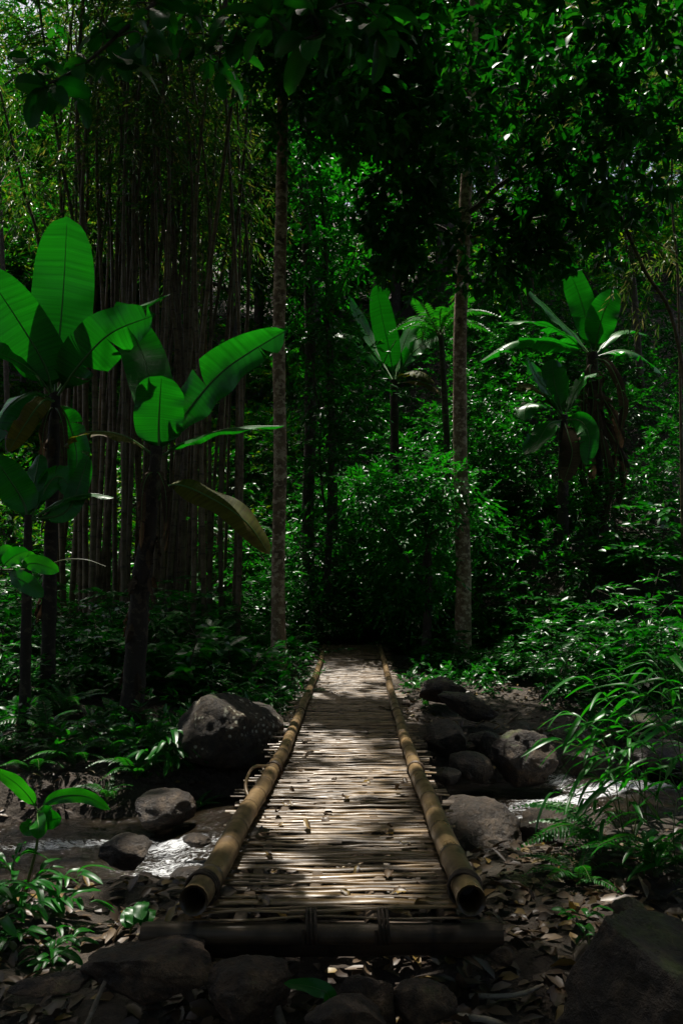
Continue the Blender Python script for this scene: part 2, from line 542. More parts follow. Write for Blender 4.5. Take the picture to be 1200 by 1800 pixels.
# gaps in the roof of leaves: what the sun reaches in the photograph (point, radius)
GAPS = [(P(610, 1420, 4.6), 0.55), (P(612, 1360, 5.6), 0.6), (P(615, 1290, 7.0), 0.5), (P(560, 1470, 3.9), 0.25), (P(450, 1505, 3.5), .2), (P(600, 1530, 3.3), .24), (P(720, 1520, 3.4), .2), (P(520, 1572, 3.0), .16), (P(690, 1580, 3.0), .15), (P(820, 1540, 3.1), .12),
        (P(1000, 1395, 6.9), 0.85), (P(880, 1430, 6.3), 0.5), (P(250, 1490, 5.7), 0.75), (P(950, 1600, 3.7), 0.25), (P(960, 200, 11), 1.0), (P(1080, 130, 11), 1.1), (P(1000, 60, 11), .9), (P(1130, 260, 11), .8), (P(880, 90, 11), .7),
        (P(115, 520, 9.0), 1.0), (P(30, 560, 8.9), 0.6), (P(235, 610, 8.8), 0.6), (P(370, 670, 8.5), 1.0), (P(250, 600, 9.0), 0.6),
        (P(670, 590, 18), 1.2), (P(1010, 560, 16), 1.2), (P(900, 610, 15.8), 0.9), (P(960, 700, 15), 0.8),
        (P(750, 880, 13.9), 1.3), (P(680, 780, 15.5), 1.0), (P(1080, 1250, 4.8), 0.5), (P(1040, 1330, 4.7), 0.4), (P(980, 1490, 4.4), 0.35),
        (P(60, 1430, 3.9), 0.4), (P(40, 1000, 4.0), 0.5), (P(420, 1240, 7.4), 0.3), (P(820, 1100, 13.2), 0.5), (P(380, 1060, 10.5), 1.1), (P(320, 1090, 9.9), .8), (P(450, 1110, 10.2), .6), (P(590, 380, 16.8), 1.6), (P(560, 480, 16.5), 1.2), (P(590, 650, 16), 1.0), (P(1050, 200, 11), 1.4), (P(930, 130, 11), 1.2), (P(1150, 120, 11), 1.2), (P(1120, 30, 11), 1.0), (P(815, 900, 13.3), .5), (P(812, 700, 13.3), .4), (P(491, 600, 12), .4), (P(491, 850, 12), .4), (P(493, 350, 12), .35), (P(1100, 950, 12), 1.0), (P(280, 1300, 7.6), .35), (P(60, 1560, 3.6), 0.3)]


def lit(Q, seed, soft=0.35):
    """mask of leaves that stay: leaves standing in the sun's way to a gap are dropped"""
    g = rng(seed)
    keep = np.ones(len(Q), bool)
    for p, r in GAPS:
        v = Q - p
        t = v @ SUN
        dp = np.linalg.norm(v - t[:, None] * SUN, axis=1)
        pr = np.clip((r * (1 + soft) - dp) / (r * soft * 2), 0, 0.96)
        keep &= ~((t > 1.6) & (g.uniform(0, 1, len(Q)) < pr))
    return keep


# ------------------------------------------------------------------ terrain
def stream_c(x):
    """the stream's middle line"""
    return 6.0 + 0.22 * np.clip(x, -3, 2.2) + 0.30 * np.maximum(x - 2.2, 0) - 0.1 * np.minimum(x + 3, 0)


def water_z(x):
    return -0.74 + 0.10 * sstep(-1.5, -0.9, x) + 0.14 * sstep(1.75, 2.25, x)


def fbm(x, y, s, seed=0.0):
    return noise.fractal(Vector((x * s, y * s, seed)), 0.6, 2.0, 4)


def ground_z(x, y):
    c = stream_c(np.array(x)).item()
    near = -0.30 + 0.10 * float(sstep(0.8, 2.2, np.array(x)))
    far = -0.44 + 0.28 * float(sstep(c + 1.5, c + 6.5, np.array(y))) + 0.10 * float(sstep(13, 15.5, np.array(y)))
    far += 0.36 * float(sstep(-1.2, -3.5, np.array(x))) * float(sstep(7.5, 10, np.array(y)))
    z = near if y < c else far
    d = abs(y - c)
    ch = float(sstep(1.65, 1.05, np.array(d)))
    z = z * (1 - ch) + (-1.0) * ch
    yh = 15.4 + 3.8 * float(sstep(-0.3, -3.2, np.array(x))) - 3.4 * float(sstep(1.6, 4.2, np.array(x)))
    t = y - yh
    if t > 0:
        z += 0.85 * (math.sqrt(t * t + 1.0) - 1.0) if t < 16 else 0.85 * (math.sqrt(257) - 1) + 0.55 * (t - 16)
    z += 0.10 * fbm(x, y, 0.55, 3.0) + 0.035 * fbm(x, y, 2.6, 9.0)
    if y < -3:
        z += 0.1 * (-3 - y)
    return z


def G3(x, y, dz=0.0):
    return np.array([x, y, ground_z(x, y) + dz])


def ax(lo, hi, c, n):
    t = np.linspace(-1, 1, n)
    s = np.sign(t) * np.abs(t) ** 2.0
    return np.where(s < 0, c + s * (c - lo), c + s * (hi - c))


gx, gy = ax(-60, 60, 0, 190), ax(-25, 95, 5.5, 230)
Vg = np.array([[x, y, ground_z(float(x), float(y))] for x in gx for y in gy])
tag(link('ground', mesh_np('ground', Vg, grid_faces(len(gx), len(gy))[:, ::-1], G['soil'])), kind='structure')

wx = np.arange(-9, 9.01, 0.045)
ws = np.linspace(-1.6, 1.6, 72)
FOAM = [(-1.75, 6.2, .42, .10, 1.2), (-1.25, 6.05, .3, .12, 1.0), (-1.2, 5.45, .34, .30, .75), (-0.85, 5.25, .22, .2, .6), (-2.3, 6.15, .5, .12, .6), (-1.0, 5.8, .5, .2, .45), (1.95, 6.9, .5, .17, 1.5), (2.5, 7.0, .5, .16, 1.2), (1.2, 6.5, .45, .25, .6), (2.0, 7.5, .13, .3, 1.0),
        (1.15, 6.0, .4, .25, .5), (1.05, 5.05, .35, .14, .7), (3.4, 7.3, .4, .3, .6), (0.9, 6.9, .4, .2, .4)]
Wv, Wf = [], []
for x in wx:
    c0, z0 = float(stream_c(np.array(x))), float(water_z(np.array(x)))
    for s in ws:
        y = c0 + s
        f = sum(a * math.exp(-((x - fx) / sx) ** 2 - ((y - fy) / sy) ** 2) for fx, fy, sx, sy, a in FOAM)
        rap = 0.35 + 0.9 * min(f, 1)
        h = noise.noise(Vector((x * 2.2, y * 5.5, 0))) * 0.03 + noise.noise(Vector((x * 6, y * 12, 4))) * 0.024 + noise.noise(Vector((x * 14, y * 22, 8))) * 0.012
        Wv.append((x, y, z0 + h * rap * 1.5))
        Wf.append(min(f, 1.0))
me = mesh_np('stream_water', Wv, grid_faces(len(wx), len(ws))[:, ::-1], G['water'], attr={'foam': Wf})
tag(link('stream_water', me), kind='structure')

# ------------------------------------------------------------------ bamboo bridge
ROWS = [(340, 826, 1582, 2.90), (388, 797, 1510, 3.42), (437, 760, 1425, 4.33), (463, 742, 1380, 5.02), (496, 720, 1325, 6.25), (524, 700, 1260, 7.95), (540, 688, 1220, 9.5),
        (561, 677, 1170, 12.2), (571, 665, 1130, 14.9)]
LP = np.array([P(l, y, Y) for l, r, y, Y in ROWS])
RP = np.array([P(r, y, Y) for l, r, y, Y in ROWS])
LPc, RPc = bez(LP, 90), bez(RP, 90)
rad_at = lambda Y: 0.052 - 0.0013 * (Y - 2.9)


def at_y(C, Y):
    return np.array([np.interp(Y, C[:, 1], C[:, k]) for k in range(3)])


def deck_z(Y):
    return 0.5 * (at_y(LPc, Y)[2] + at_y(RPc, Y)[2]) - rad_at(Y) - 0.012


b0 = G3(-0.05, 2.95)
bridge = thing('bamboo_bridge', 'narrow woven bamboo footbridge with round bamboo side poles crossing the stream', 'bridge', b0)
WARPS = [0.16, 0.42, 0.68, 0.94]
g = rng(5)


def slat_geo(g, x0, x1, y, wid, phase, zoff=0.0, thick=0.007):
    ns = 13
    u = np.linspace(0, 1, ns)
    L, R = at_y(LPc, y), at_y(RPc, y)
    X = x0 + (x1 - x0) * u
    uu = (X - L[0]) / (R[0] - L[0])
    wave = np.cos(math.pi * (uu - WARPS[0]) / (WARPS[1] - WARPS[0])) * (1 if phase else -1)
    Z = deck_z(y) + 0.0035 * wave + zoff + 0.0045 * g.standard_normal() + np.cumsum(g.standard_normal(ns)) * 0.0010
    sl = g.normal(0, 0.013)
    Yc = y + sl * (u - 0.5) * 2 + 0.006 * np.sin(u * 3.14 * g.uniform(1, 3) + g.uniform(0, 6)) + np.cumsum(g.standard_normal(ns)) * 0.0012
    w = wid * (1 - 0.25 * np.abs(u - 0.5)) * g.uniform(0.85, 1.15)
    tilt = g.normal(0, 0.12)
    prof = [(-.5, -.35), (-.38, .30), (0, .62), (.38, .30), (.5, -.35)]
    V = np.stack([np.stack([X, Yc + w * a, Z + thick * b + w * a * tilt], -1) for a, b in prof], 1)
    return V.reshape(-1, 3), grid_faces(ns, 5)


ends_caps = None
rows, y, k = [], 2.93, 0
while y < 15.0:
    rows.append(y)
    y += 0.037 * g.uniform(0.75, 1.3)
rest = MB()
n_slat = 0
for k, y in enumerate(rows):
    L, R = at_y(LPc, y), at_y(RPc, y)
    ov = 0.03 + 0.10 * float(sstep(3.3, 5.2, np.array(y)))
    x0 = L[0] - ov * g.uniform(0.2, 1.6)
    x1 = R[0] + ov * g.uniform(0.2, 1.5)
    spans = [(x0, x1)]
    if g.uniform() < 0.12:
        m = L[0] + (R[0] - L[0]) * g.uniform(0.3, 0.7)
        spans = [(x0, m + 0.1), (m - 0.08, x1)] if g.uniform() < 0.65 else [(x0, m + 0.22)]
    for j, (a, b) in enumerate(spans):
        V, F = slat_geo(g, a, b, y + j * 0.008, g.uniform(0.016, 0.037), k % 2, 0.004 * j)
        if n_slat < 298:
            me = mesh_np('slat', V - b0, F, G['slat'], True)
            link('slat', me, bridge)
            n_slat += 1
        else:
            rest.add(V, F)
if rest.n:
    tag(link('slat_weave', rest.mesh('slat_weave', G['slat'], b0), bridge), kind='stuff')
# lengthwise strips that the slats weave round
for q, wu in enumerate(WARPS):
    mb = MB()
    Ys = np.array(rows)
    C = []
    for k, y in enumerate(Ys):
        L, R = at_y(LPc, y), at_y(RPc, y)
        sgn = (1 if q % 2 == 0 else -1) * (1 if k % 2 else -1)
        C.append((L[0] + (R[0] - L[0]) * wu + 0.006 * math.sin(y * 3 + q), y, deck_z(y) - 0.006 + 0.0085 * sgn))
    C = np.array(C)
    w = 0.022
    V = np.stack([C + [-w, 0, -.002], C + [-w * .6, 0, .002], C + [w * .6, 0, .002], C + [w, 0, -.002]], 1)
    mb.add(V.reshape(-1, 3), grid_faces(len(C), 4)[:, ::-1])
    link('weaving_strip', mb.mesh('weaving_strip', G['oldpole'], b0), bridge)


def bamboo_pole(mb, C, R0, R1, node, seed, sides=14, hollow=True):
    """bamboo: straight joints with a swollen ring at each node, open at the near end"""
    g = rng(seed)
    L = np.concatenate([[0], np.cumsum(np.linalg.norm(np.diff(C, axis=0), axis=1))])
    nodes_at, s = [], g.uniform(0.15, node)
    while s < L[-1] - 0.05:
        nodes_at.append(s)
        s += node * g.uniform(0.85, 1.2)
    st = sorted(set(list(np.linspace(0, L[-1], max(8, int(L[-1] / 0.12)))) + [v + d for v in nodes_at for d in (-.02, -.006, 0.0, .006, .02) if 0 < v + d < L[-1]]))
    st = np.array(st)
    Q = np.stack([np.interp(st, L, C[:, k]) for k in range(3)], -1)
    R = R0 + (R1 - R0) * st / L[-1]
    mk = np.zeros(len(st))
    for v in nodes_at:
        R = R * (1 + 0.10 * np.exp(-((st - v) / 0.007) ** 2) - 0.03 * np.exp(-((st - v - 0.013) / 0.006) ** 2))
        mk = np.maximum(mk, 0.85 * np.exp(-((st - v) / 0.012) ** 2))
    tube(mb, Q, R, sides, cap=not hollow, a=mk)
    if hollow:
        T = nrm(Q[1] - Q[0])
        inn = np.array([Q[0], Q[0] + T * 0.004, Q[0] + T * 0.22])
        tube(mb, inn, [R[0] * 1.0, R[0] * 0.8, R[0] * 0.76], sides, cap=False, a=[0.8, 1, 1])
        tube(mb, np.array([Q[0] + T * 0.2, Q[0] + T * 0.21]), R[0] * 0.8, sides, a=[1, 1])
        tube(mb, np.array([Q[-1], Q[-1] + T * 0.002]), R[-1], sides)


for C, sd, lb in ((LPc, 1, 'left bamboo side pole, dark and open at its near end'), (RPc, 2, 'right bamboo side pole with clear node rings')):
    mb = MB()
    D = bez(C[::3], 200)
    D = D + 0.004 * np.stack([np.sin(D[:, 1] * 4 + sd), 0 * D[:, 1], np.cos(D[:, 1] * 3)], -1)
    bamboo_pole(mb, D, 0.052, 0.036, 0.36, sd)
    o = link('side_pole', mb.mesh('side_pole', G['pole'], b0), bridge)
    o['label'] = lb


def part_pole(name, a, b, r, seed, mat='oldpole', node=0.4, parent=bridge, org=b0):
    mb = MB()
    bamboo_pole(mb, bez([a, b], 12), r, r * 0.93, node, seed)
    return link(name, mb.mesh(name, G[mat], org), parent)


z0 = deck_z(2.95)
part_pole('cross_beam', (-0.70, 2.93, z0 - 0.058), (0.56, 2.92, z0 - 0.055), 0.036, 11)
part_pole('cross_beam', (-0.72, 3.06, z0 - 0.135), (0.57, 3.10, z0 - 0.14), 0.062, 12)
for q, u in enumerate((0.06, 0.36, 0.66, 0.94)):
    C = []
    for y in np.linspace(2.98, 14.9, 40):
        L, R = at_y(LPc, y), at_y(RPc, y)
        C.append((L[0] + (R[0] - L[0]) * u, y, deck_z(y) - 0.062))
    mb = MB()
    bamboo_pole(mb, np.array(C), 0.042, 0.036, 0.42, 20 + q, 10)
    link('floor_beam', mb.mesh('floor_beam', G['oldpole'], b0), bridge)
for q, y in enumerate((5.35, 7.5, 10.0)):
    L, R = at_y(LPc, y), at_y(RPc, y)
    part_pole('cross_beam', (L[0] - 0.22, y, deck_z(y) - 0.15), (R[0] + 0.24, y + 0.05, deck_z(y) - 0.15), 0.045, 30 + q)
    for s in (L[0] - 0.1, R[0] + 0.12):
        part_pole('support_post', (s, y + 0.07, ground_z(s, y) - 0.1), (s, y + 0.06, deck_z(y) - 0.06), 0.04, 40 + q)


def lashing(c, axis, r, name='lashing'):
    """a few turns of split cane round two poles"""
    mb = MB()
    a = nrm(axis)
    u = nrm(np.cross(a, [0.3, 0.2, 1]))
    v = np.cross(a, u)
    t = np.linspace(0, 2 * math.pi * 3.2, 60)
    C = np.asarray(c) + r * (np.cos(t)[:, None] * u + np.sin(t)[:, None] * v) + (t / t[-1] - .5)[:, None] * a * 0.045
    tube(mb, C, 0.006, 5)
    link(name, mb.mesh(name, G['oldpole'], b0), bridge)


for u in (0.42, 0.68):
    L, R = at_y(LPc, 2.94), at_y(RPc, 2.94)
    lashing((L[0] + (R[0] - L[0]) * u, 2.93, z0 - 0.035), (1, 0, 0), 0.055)
for Y in (3.05, 5.6, 8.2):
    for C in (LPc, RPc):
        q = at_y(C, Y)
        lashing(q - [0, 0, .006], (0.25, 1, 0), rad_at(Y) + 0.008)
# a loose cane loop beside the left pole
mb = MB()
q = at_y(LPc, 5.2)
tube(mb, bez([q + [-.03, -.35, -.10], q + [-.11, -.2, 0.0], q + [-.10, 0.1, .05], q + [-.02, .3, .02]], 20), 0.011, 6)
link('cane_loop', mb.mesh('cane_loop', G['pole'], b0), bridge)


# ------------------------------------------------------------------ rocks
def ico(sub):
    import bmesh
    bm = bmesh.new()
    bmesh.ops.create_icosphere(bm, subdivisions=sub, radius=1)
    V = np.array([v.co[:] for v in bm.verts])
    F = np.array([[v.index for v in f.verts] for f in bm.faces])
    bm.free()
    return V, F


ICO = {k: ico(k) for k in (3, 4, 5)}


def rock(label, px, py, Y, w, d, h, seed, mat='rock', sub=4, rot=0.0, sharp=0.5, tilt=0.0, name='rock', group=None, zc=None, cat_='rock'):
    """pixel of the rock's middle, distance, width, depth, height in metres"""
    c = P(px, py, Y)
    sharp = 0.3 + 0.7 * sharp
    if zc is not None:
        c[2] = zc
    V, F = ICO[sub]
    g = rng(seed)
    V = V.copy()
    # a few chopped planes make facets
    for _ in range(int(5 + 7 * sharp)):
        n = nrm(g.standard_normal(3))
        cut = g.uniform(0.72 - 0.28 * sharp, 0.92 - 0.14 * sharp)
        ov = V @ n - cut
        V -= np.maximum(ov, 0)[:, None] * n * (0.7 + 0.28 * sharp)
    o = Vector((seed * 7.3, seed * 3.1, seed))
    dis = np.array([noise.fractal(Vector(v) * 1.7 + o, 0.7, 2.1, 6) for v in V])
    fine = np.array([noise.fractal(Vector(v) * 5.5 + o, 0.8, 2.0, 3) for v in V])
    V = V * (1 + 0.11 * dis + 0.028 * fine)[:, None]
    V = V * np.array([w, d, h]) / 2
    R = np.array(Matrix.Rotation(rot, 3, 'Z') @ Matrix.Rotation(tilt, 3, 'Y'))
    V = V @ R.T
    me = mesh_np(name, V, F, G[mat])
    return tag(link(name, me, None, c), label, cat_, group)


rock('large rounded brown boulder with pale lichen spots beside the left pole', 405, 1292, 7.5, 0.98, 0.9, 0.86, 3, 'rocklichen', 5, 0.3, 0.25, name='boulder', cat_='boulder')
rock('smooth grey flat-topped boulder at the water edge left of the bridge', 285, 1420, 6.5, 0.54, 0.5, 0.30, 4, 'rock', 4, 0.2, 0.15, name='boulder', cat_='boulder')
rock('wet blocky grey boulder midstream with white water running over it', 222, 1506, 5.35, 0.38, 0.4, 0.26, 5, 'rock', 4, 0.1, 0.8, name='boulder', cat_='boulder')
rock('low dark rock in front of the wet midstream boulder', 225, 1566, 4.7, 0.58, 0.35, 0.18, 6, 'rock', 4, 0.0, 0.4)
rock('dark wet rock just left of the near bridge pole', 338, 1552, 4.6, 0.26, 0.3, 0.16, 7, 'rock', 4, 0.5, 0.4)
rock('small dark rock breaking the stream left of the bridge', 345, 1478, 5.6, 0.2, 0.2, 0.09, 8, 'rock')
rock('yellow-brown flat rock slab behind the little heart-leaved plant', 190, 1612, 3.95, 0.55, 0.4, 0.14, 9, 'rockmoss', 4, 0.0, 0.3)
rock('big dusty brown boulder under the left corner of the bridge', 265, 1712, 2.80, 0.46, 0.36, 0.20, 10, 'rockdry', 5, 0.2, 0.75, name='boulder', cat_='boulder')
rock('rounded dark brown boulder below the front beam of the bridge', 440, 1735, 2.74, 0.30, 0.3, 0.19, 12, 'rockdry', 5, 0.0, 0.15, name='boulder', cat_='boulder')
rock('small tan stone wedged beside the left beam end', 262, 1645, 2.98, 0.075, 0.10, 0.075, 13, 'rockdry')
rock('grey block of stone under the left beam end', 302, 1662, 2.96, 0.10, 0.14, 0.09, 14, 'rockdry', 4, 0.0, 0.9)
rock('square dark stone in the middle foreground below the bridge', 645, 1755, 2.55, 0.24, 0.24, 0.16, 15, 'rockdry', 4, 0.3, 0.9)
rock('angular dark stone in front of the bridge right of the square one', 735, 1748, 2.55, 0.26, 0.25, 0.15, 16, 'rockdry', 4, 0.7, 0.9)
rock('flat dark stone at the bottom edge below the square one', 620, 1795, 2.4, 0.3, 0.2, 0.12, 17, 'rockdry', 4, 0.1, 0.9)
rock('long flat slab of wood-brown stone on the left foreground litter', 105, 1725, 2.75, 0.30, 0.16, 0.05, 18, 'rockdry', 4, 0.35, 0.9)
rock('large mossy boulder filling the bottom right corner', 1130, 1745, 2.55, 0.56, 0.6, 0.46, 19, 'rockmoss', 5, 0.4, 0.45, name='boulder', cat_='boulder')
rock('low mossy rock right of the near end of the right pole', 890, 1572, 4.1, 0.42, 0.4, 0.2, 21, 'rockmoss', 4)
rock('smooth brown boulder in the stream hard by the right pole', 840, 1468, 5.3, 0.58, 0.8, 0.46, 22, 'rock', 5, 0.2, 0.3, name='boulder', cat_='boulder')
rock('low brown rock behind the right fern at the water edge', 1000, 1460, 5.2, 0.62, 0.6, 0.3, 23, 'rock', 4, 0.0, 0.3)
rock('rounded grey cobble in the pool right of the bridge', 783, 1362, 7.0, 0.26, 0.3, 0.18, 24, 'rock')
rock('long dark rock sloping into the pool right of the bridge', 832, 1352, 7.3, 0.46, 0.4, 0.3, 25, 'rock', 4, 0.2, 0.3, 0.35)
rock('large pointed mossy rock beside the little waterfall', 925, 1338, 7.4, 0.66, 0.6, 0.56, 26, 'rockmoss', 5, 0.5, 0.8, 0.35, name='boulder', cat_='boulder')
rock('dark block of rock on the far bank near the right pole', 785, 1302, 7.9, 0.5, 0.5, 0.42, 27, 'rock', 4, 0.3, 0.6)
rock('dark wet rock right of the little waterfall', 1035, 1340, 7.5, 0.5, 0.5, 0.4, 28, 'rock', 4, 0.8, 0.5)
rock('brown rock between the far bank block and the pointed rock', 855, 1308, 8.0, 0.34, 0.4, 0.36, 29, 'rock', 4, 0.8, 0.6)
rock('long mossy slab of rock tilted down the far bank', 822, 1242, 9.2, 0.72, 0.45, 0.28, 30, 'rockmoss', 4, -0.1, 0.4, 0.3)
rock('brown boulder atop the far bank next to the bridge', 775, 1212, 10.2, 0.62, 0.5, 0.34, 31, 'rockmoss', 4, 0.0, 0.3)
rock('small dark rock above the pointed mossy rock', 915, 1285, 8.6, 0.26, 0.3, 0.22, 32, 'rock')
rock('pale flat rock across the upper pool at right', 1130, 1270, 8.6, 0.8, 0.5, 0.18, 33, 'rockmoss', 4, 0.1, 0.4)
rock('broad flat rock at the right edge behind the grass leaves', 1165, 1330, 7.4, 0.7, 0.5, 0.3, 34, 'rock', 4, 0.1, 0.4)
rock('small stone on the litter below the mossy corner boulder', 880, 1680, 2.95, 0.10, 0.1, 0.06, 35, 'rockdry')
rock('rounded brown stone half hidden right of the litter', 1105, 1600, 3.45, 0.14, 0.16, 0.10, 36, 'rockmoss')
g = rng(61)
for i in range(26):                                  # pebbles and cobbles of the banks
    x = g.uniform(-2.6, 2.8)
    y = float(stream_c(np.array(x))) + g.choice([-1, 1]) * g.uniform(1.3, 1.8)
    if abs(x) < 0.6 and y < 4.8:
        continue
    s = g.uniform(0.06, 0.17)
    c = G3(x, y, s * 0.15)
    V, F = ICO[3]
    o = rock('small dark cobble lying along the stream edge', 600, 900, 5, s * 1.3, s, s * 0.75, 100 + i, 'rock', 3, g.uniform(0, 3), 0.4, 0, 'cobble', 'cobbles along the stream edges')
    o.location = c


# ------------------------------------------------------------------ blades: single large leaves
def blade(path, width, nref, seed=0, fold=0.18, ripple=0.03, tears=0, gap=0.03, nt=26, nu=5, start=0.05, tipw=2.4, curl=0.0, tearbend=0.25):
    """one leaf along a path: two halves folded at the rib, wavy rim, tears that split the halves into straps"""
    g = rng(seed)
    C = bez(path, 60)
    Ls = np.linspace(0, 1, 60)
    T = nrm(np.gradient(C, axis=0))
    nref = np.asarray(nref, float)
    mb = MB()
    seglen = np.linalg.norm(C[-1] - C[0])
    for side in (1, -1):
        br = sorted(g.uniform(start + 0.1, 0.95, tears)) if tears else []
        ed = [start] + list(br) + [1.0]
        ph = g.uniform(0, 6.28)
        for a, b in zip(ed[:-1], ed[1:]):
            m = max(3, int(nt * (b - a)) + 2)
            t = np.linspace(a, b, m)[:, None]
            u = np.linspace(0, 1, nu)[None, :]
            gg = gap * g.uniform(0.2, 1.6) if tears else 0
            mid = (a + b) / 2
            te = np.clip(t + (mid - t) * gg * u ** 1.5 / max(b - a, .05) + 0.10 * u ** 1.5 * (1 - t), 0, 1)
            tt = (t - start) / (1 - start)
            prof = np.maximum(1 - np.abs(2 * np.clip(tt, 0, 1) ** 0.85 - 1) ** tipw, 0) ** 0.55
            c = np.stack([np.interp(te, Ls, C[:, k]) for k in range(3)], -1)
            tg = nrm(np.stack([np.interp(te, Ls, T[:, k]) for k in range(3)], -1))
            sd = nrm(np.cross(tg, nref)) * side
            nn = nrm(np.cross(sd, tg)) * side
            bend = (g.normal(0, tearbend) if tears else 0) * u ** 2
            lift = fold * u + ripple * 4 * np.sin(t * g.uniform(14, 22) + ph) * u ** 2 + bend - curl * u ** 2
            w = width / 2 * prof
            V = c + sd * (w * u * np.sqrt(np.maximum(1 - np.clip(lift, -.9, .9) ** 2, 0.1)))[..., None] + nn * (w * u * lift)[..., None] * 1.0
            uv = np.stack(np.broadcast_arrays(0.5 + side * 0.5 * u, te + 0.02 * u), -1)
            F = grid_faces(m, nu)
            mb.add(V.reshape(-1, 3), F if side < 0 else F[:, ::-1], uv.reshape(-1, 2))
    return mb, C


def add_leaf(parent, org, path, width, nref=None, mat='banana', rib=0.016, ribmat='rib', name='leaf', label=None, **kw):
    path = [np.asarray(p, float) for p in path]
    if nref is None:
        mid = sum(path) / len(path)
        nref = nrm(CAM - mid)
    mb, C = blade(path, width, nref, **kw)
    o = link(name, mb.mesh(name, G[mat], org), parent)
    if label:
        o['label'] = label
    if rib:
        m2 = MB()
        tube(m2, C[::3], np.linspace(rib, rib * 0.15, len(C[::3])), 6)
        link('midrib', m2.mesh('midrib', G[ribmat], org), o)
    return o


def PX(Y, *pts):
    """pixels (x, y[, extra distance]) to points near distance Y"""
    return [P(p[0], p[1], Y + (p[2] if len(p) > 2 else 0)) for p in pts]


def pseudostem(parent, org, path, r0, r1, seed, ragged=0):
    mb = MB()
    C = bez(path, 26)
    R = np.linspace(r0, r1, 26) * (1 + 0.06 * np.sin(np.arange(26) * 1.3))
    tube(mb, C, R, 12, wob=0.05, seed=seed)
    link('pseudostem', mb.mesh('pseudostem', G['sheath'], org), parent)
    g = rng(seed)
    for i in range(ragged):                         # torn dry sheaths clinging to the stem
        k = int(g.integers(2, 22))
        a = g.uniform(0, 6.28)
        d = np.array([math.cos(a), math.sin(a), 0])
        p0 = C[k] + d * R[k] * 0.9
        l = g.uniform(0.2, 0.45)
        pth = [p0, p0 + d * 0.05 + [0, 0, -l * 0.5], p0 + d * g.uniform(0.03, 0.12) + [0, 0, -l]]
        b, _ = blade(pth, g.uniform(0.07, 0.14), d, seed=seed * 31 + i, fold=-0.4, ripple=0.06, tears=2, gap=0.06, nt=10, nu=3, start=0.0)
        link('dry_sheath', b.mesh('dry_sheath', G['banana_dead'], org), parent)


TOP = np.array([0, -0.25, 1.0])                      # leaf shows its upper side
# --- tall banana plant at the far left
o0 = G3(*P(85, 1190, 9.2)[:2])
bp = thing('banana_plant', 'tall banana plant at far left with one broad upright leaf', 'banana plant', o0)
pseudostem(bp, o0, [o0, P(88, 1000, 9.1), P(93, 850, 9.0), P(97, 690, 9.0)], 0.085, 0.06, 201, 6)
add_leaf(bp, o0, PX(9.0, (97, 690), (104, 600, .05), (112, 500, .1), (118, 380, -.05)), 0.70, seed=1, fold=0.10, ripple=0.012, tipw=3.6, label='broad upright leaf glowing green')
add_leaf(bp, o0, PX(8.9, (92, 690), (78, 640, -.1), (30, 560, -.3), (-30, 470, -.5)), 0.60, seed=2, fold=0.12, ripple=0.012, tipw=3)
add_leaf(bp, o0, PX(8.9, (102, 695), (140, 640, -.1), (195, 585, -.2), (275, 552, -.3)), 0.58, nref=(0.25, -1, -.1), seed=3, fold=-0.15, ripple=0.03, tears=4, gap=0.06)
add_leaf(bp, o0, PX(9.0, (100, 690), (150, 610, .2), (210, 555, .4), (305, 514, .6)), 0.55, nref=(-.5, -.3, .9), seed=4, fold=-0.2, ripple=0.02, tears=2)
add_leaf(bp, o0, PX(8.9, (88, 690), (60, 655, -.2), (20, 630, -.4), (-50, 600, -.6)), 0.48, nref=(0.2, -.6, .8), seed=5, fold=0.1)
add_leaf(bp, o0, PX(8.9, (88, 700), (55, 690, -.3), (10, 720, -.5), (-20, 790, -.6)), 0.45, nref=(0, -.3, 1), seed=6, fold=-0.3, tears=3)
add_leaf(bp, o0, PX(8.9, (94, 705), (75, 705, -.5), (45, 745, -.7), (14, 795, -.8)), 0.24, nref=(0.3, -1, 0), mat='banana_old', seed=7, fold=-0.2, tears=2, label='yellowing leaf hanging at left')
add_leaf(bp, o0, PX(9.0, (100, 705), (120, 740, .3), (135, 800, .4), (130, 870, .3)), 0.34, seed=8, fold=-0.3, tears=3)
for i, (x, y) in enumerate(((75, 790), (112, 780))):
    add_leaf(bp, o0, PX(9.0, (95, 715), ((95 + x) / 2, 725, -.2), (x, y - 20, -.3), (x + 3, y + 60, -.25)), 0.10, mat='banana_dead', rib=0.008, seed=210 + i, fold=-0.5, tears=3, ripple=.08)

# --- second banana plant
o0 = G3(*P(232, 1190, 8.6)[:2])
bp = thing('banana_plant', 'banana plant left of the bridge with a long torn leaf reaching toward the slim trunk', 'banana plant', o0)
pseudostem(bp, o0, [o0, P(245, 1060, 8.6), P(262, 920, 8.5), P(276, 785, 8.5)], 0.13, 0.06, 202, 22)
add_leaf(bp, o0, PX(8.5, (278, 790), (270, 700, .2), (250, 620, .4), (205, 530, .5)), 0.50, seed=11, fold=0.14, ripple=0.02)
add_leaf(bp, o0, PX(8.5, (280, 800), (279, 750, -.05), (281, 705, -.12), (284, 660, -.22)), 0.54, nref=(0, -1, .15), seed=12, fold=0.06, ripple=0.02, tipw=4, label='short broad leaf bent toward the viewer')
add_leaf(bp, o0, PX(8.5, (285, 790), (335, 715, .0), (400, 645, -.1), (513, 574, -.3)), 0.52, nref=(-.25, -1, -.15), seed=13, fold=0.12, ripple=0.03, tears=2, gap=0.05, tipw=2.0, tearbend=.12, label='long torn leaf reaching to the slim trunk')
add_leaf(bp, o0, PX(8.5, (287, 800), (330, 775, -.1), (410, 752, -.2), (500, 748, -.3)), 0.40, nref=(0, -.18, 1), seed=14, fold=-0.2, ripple=0.02)
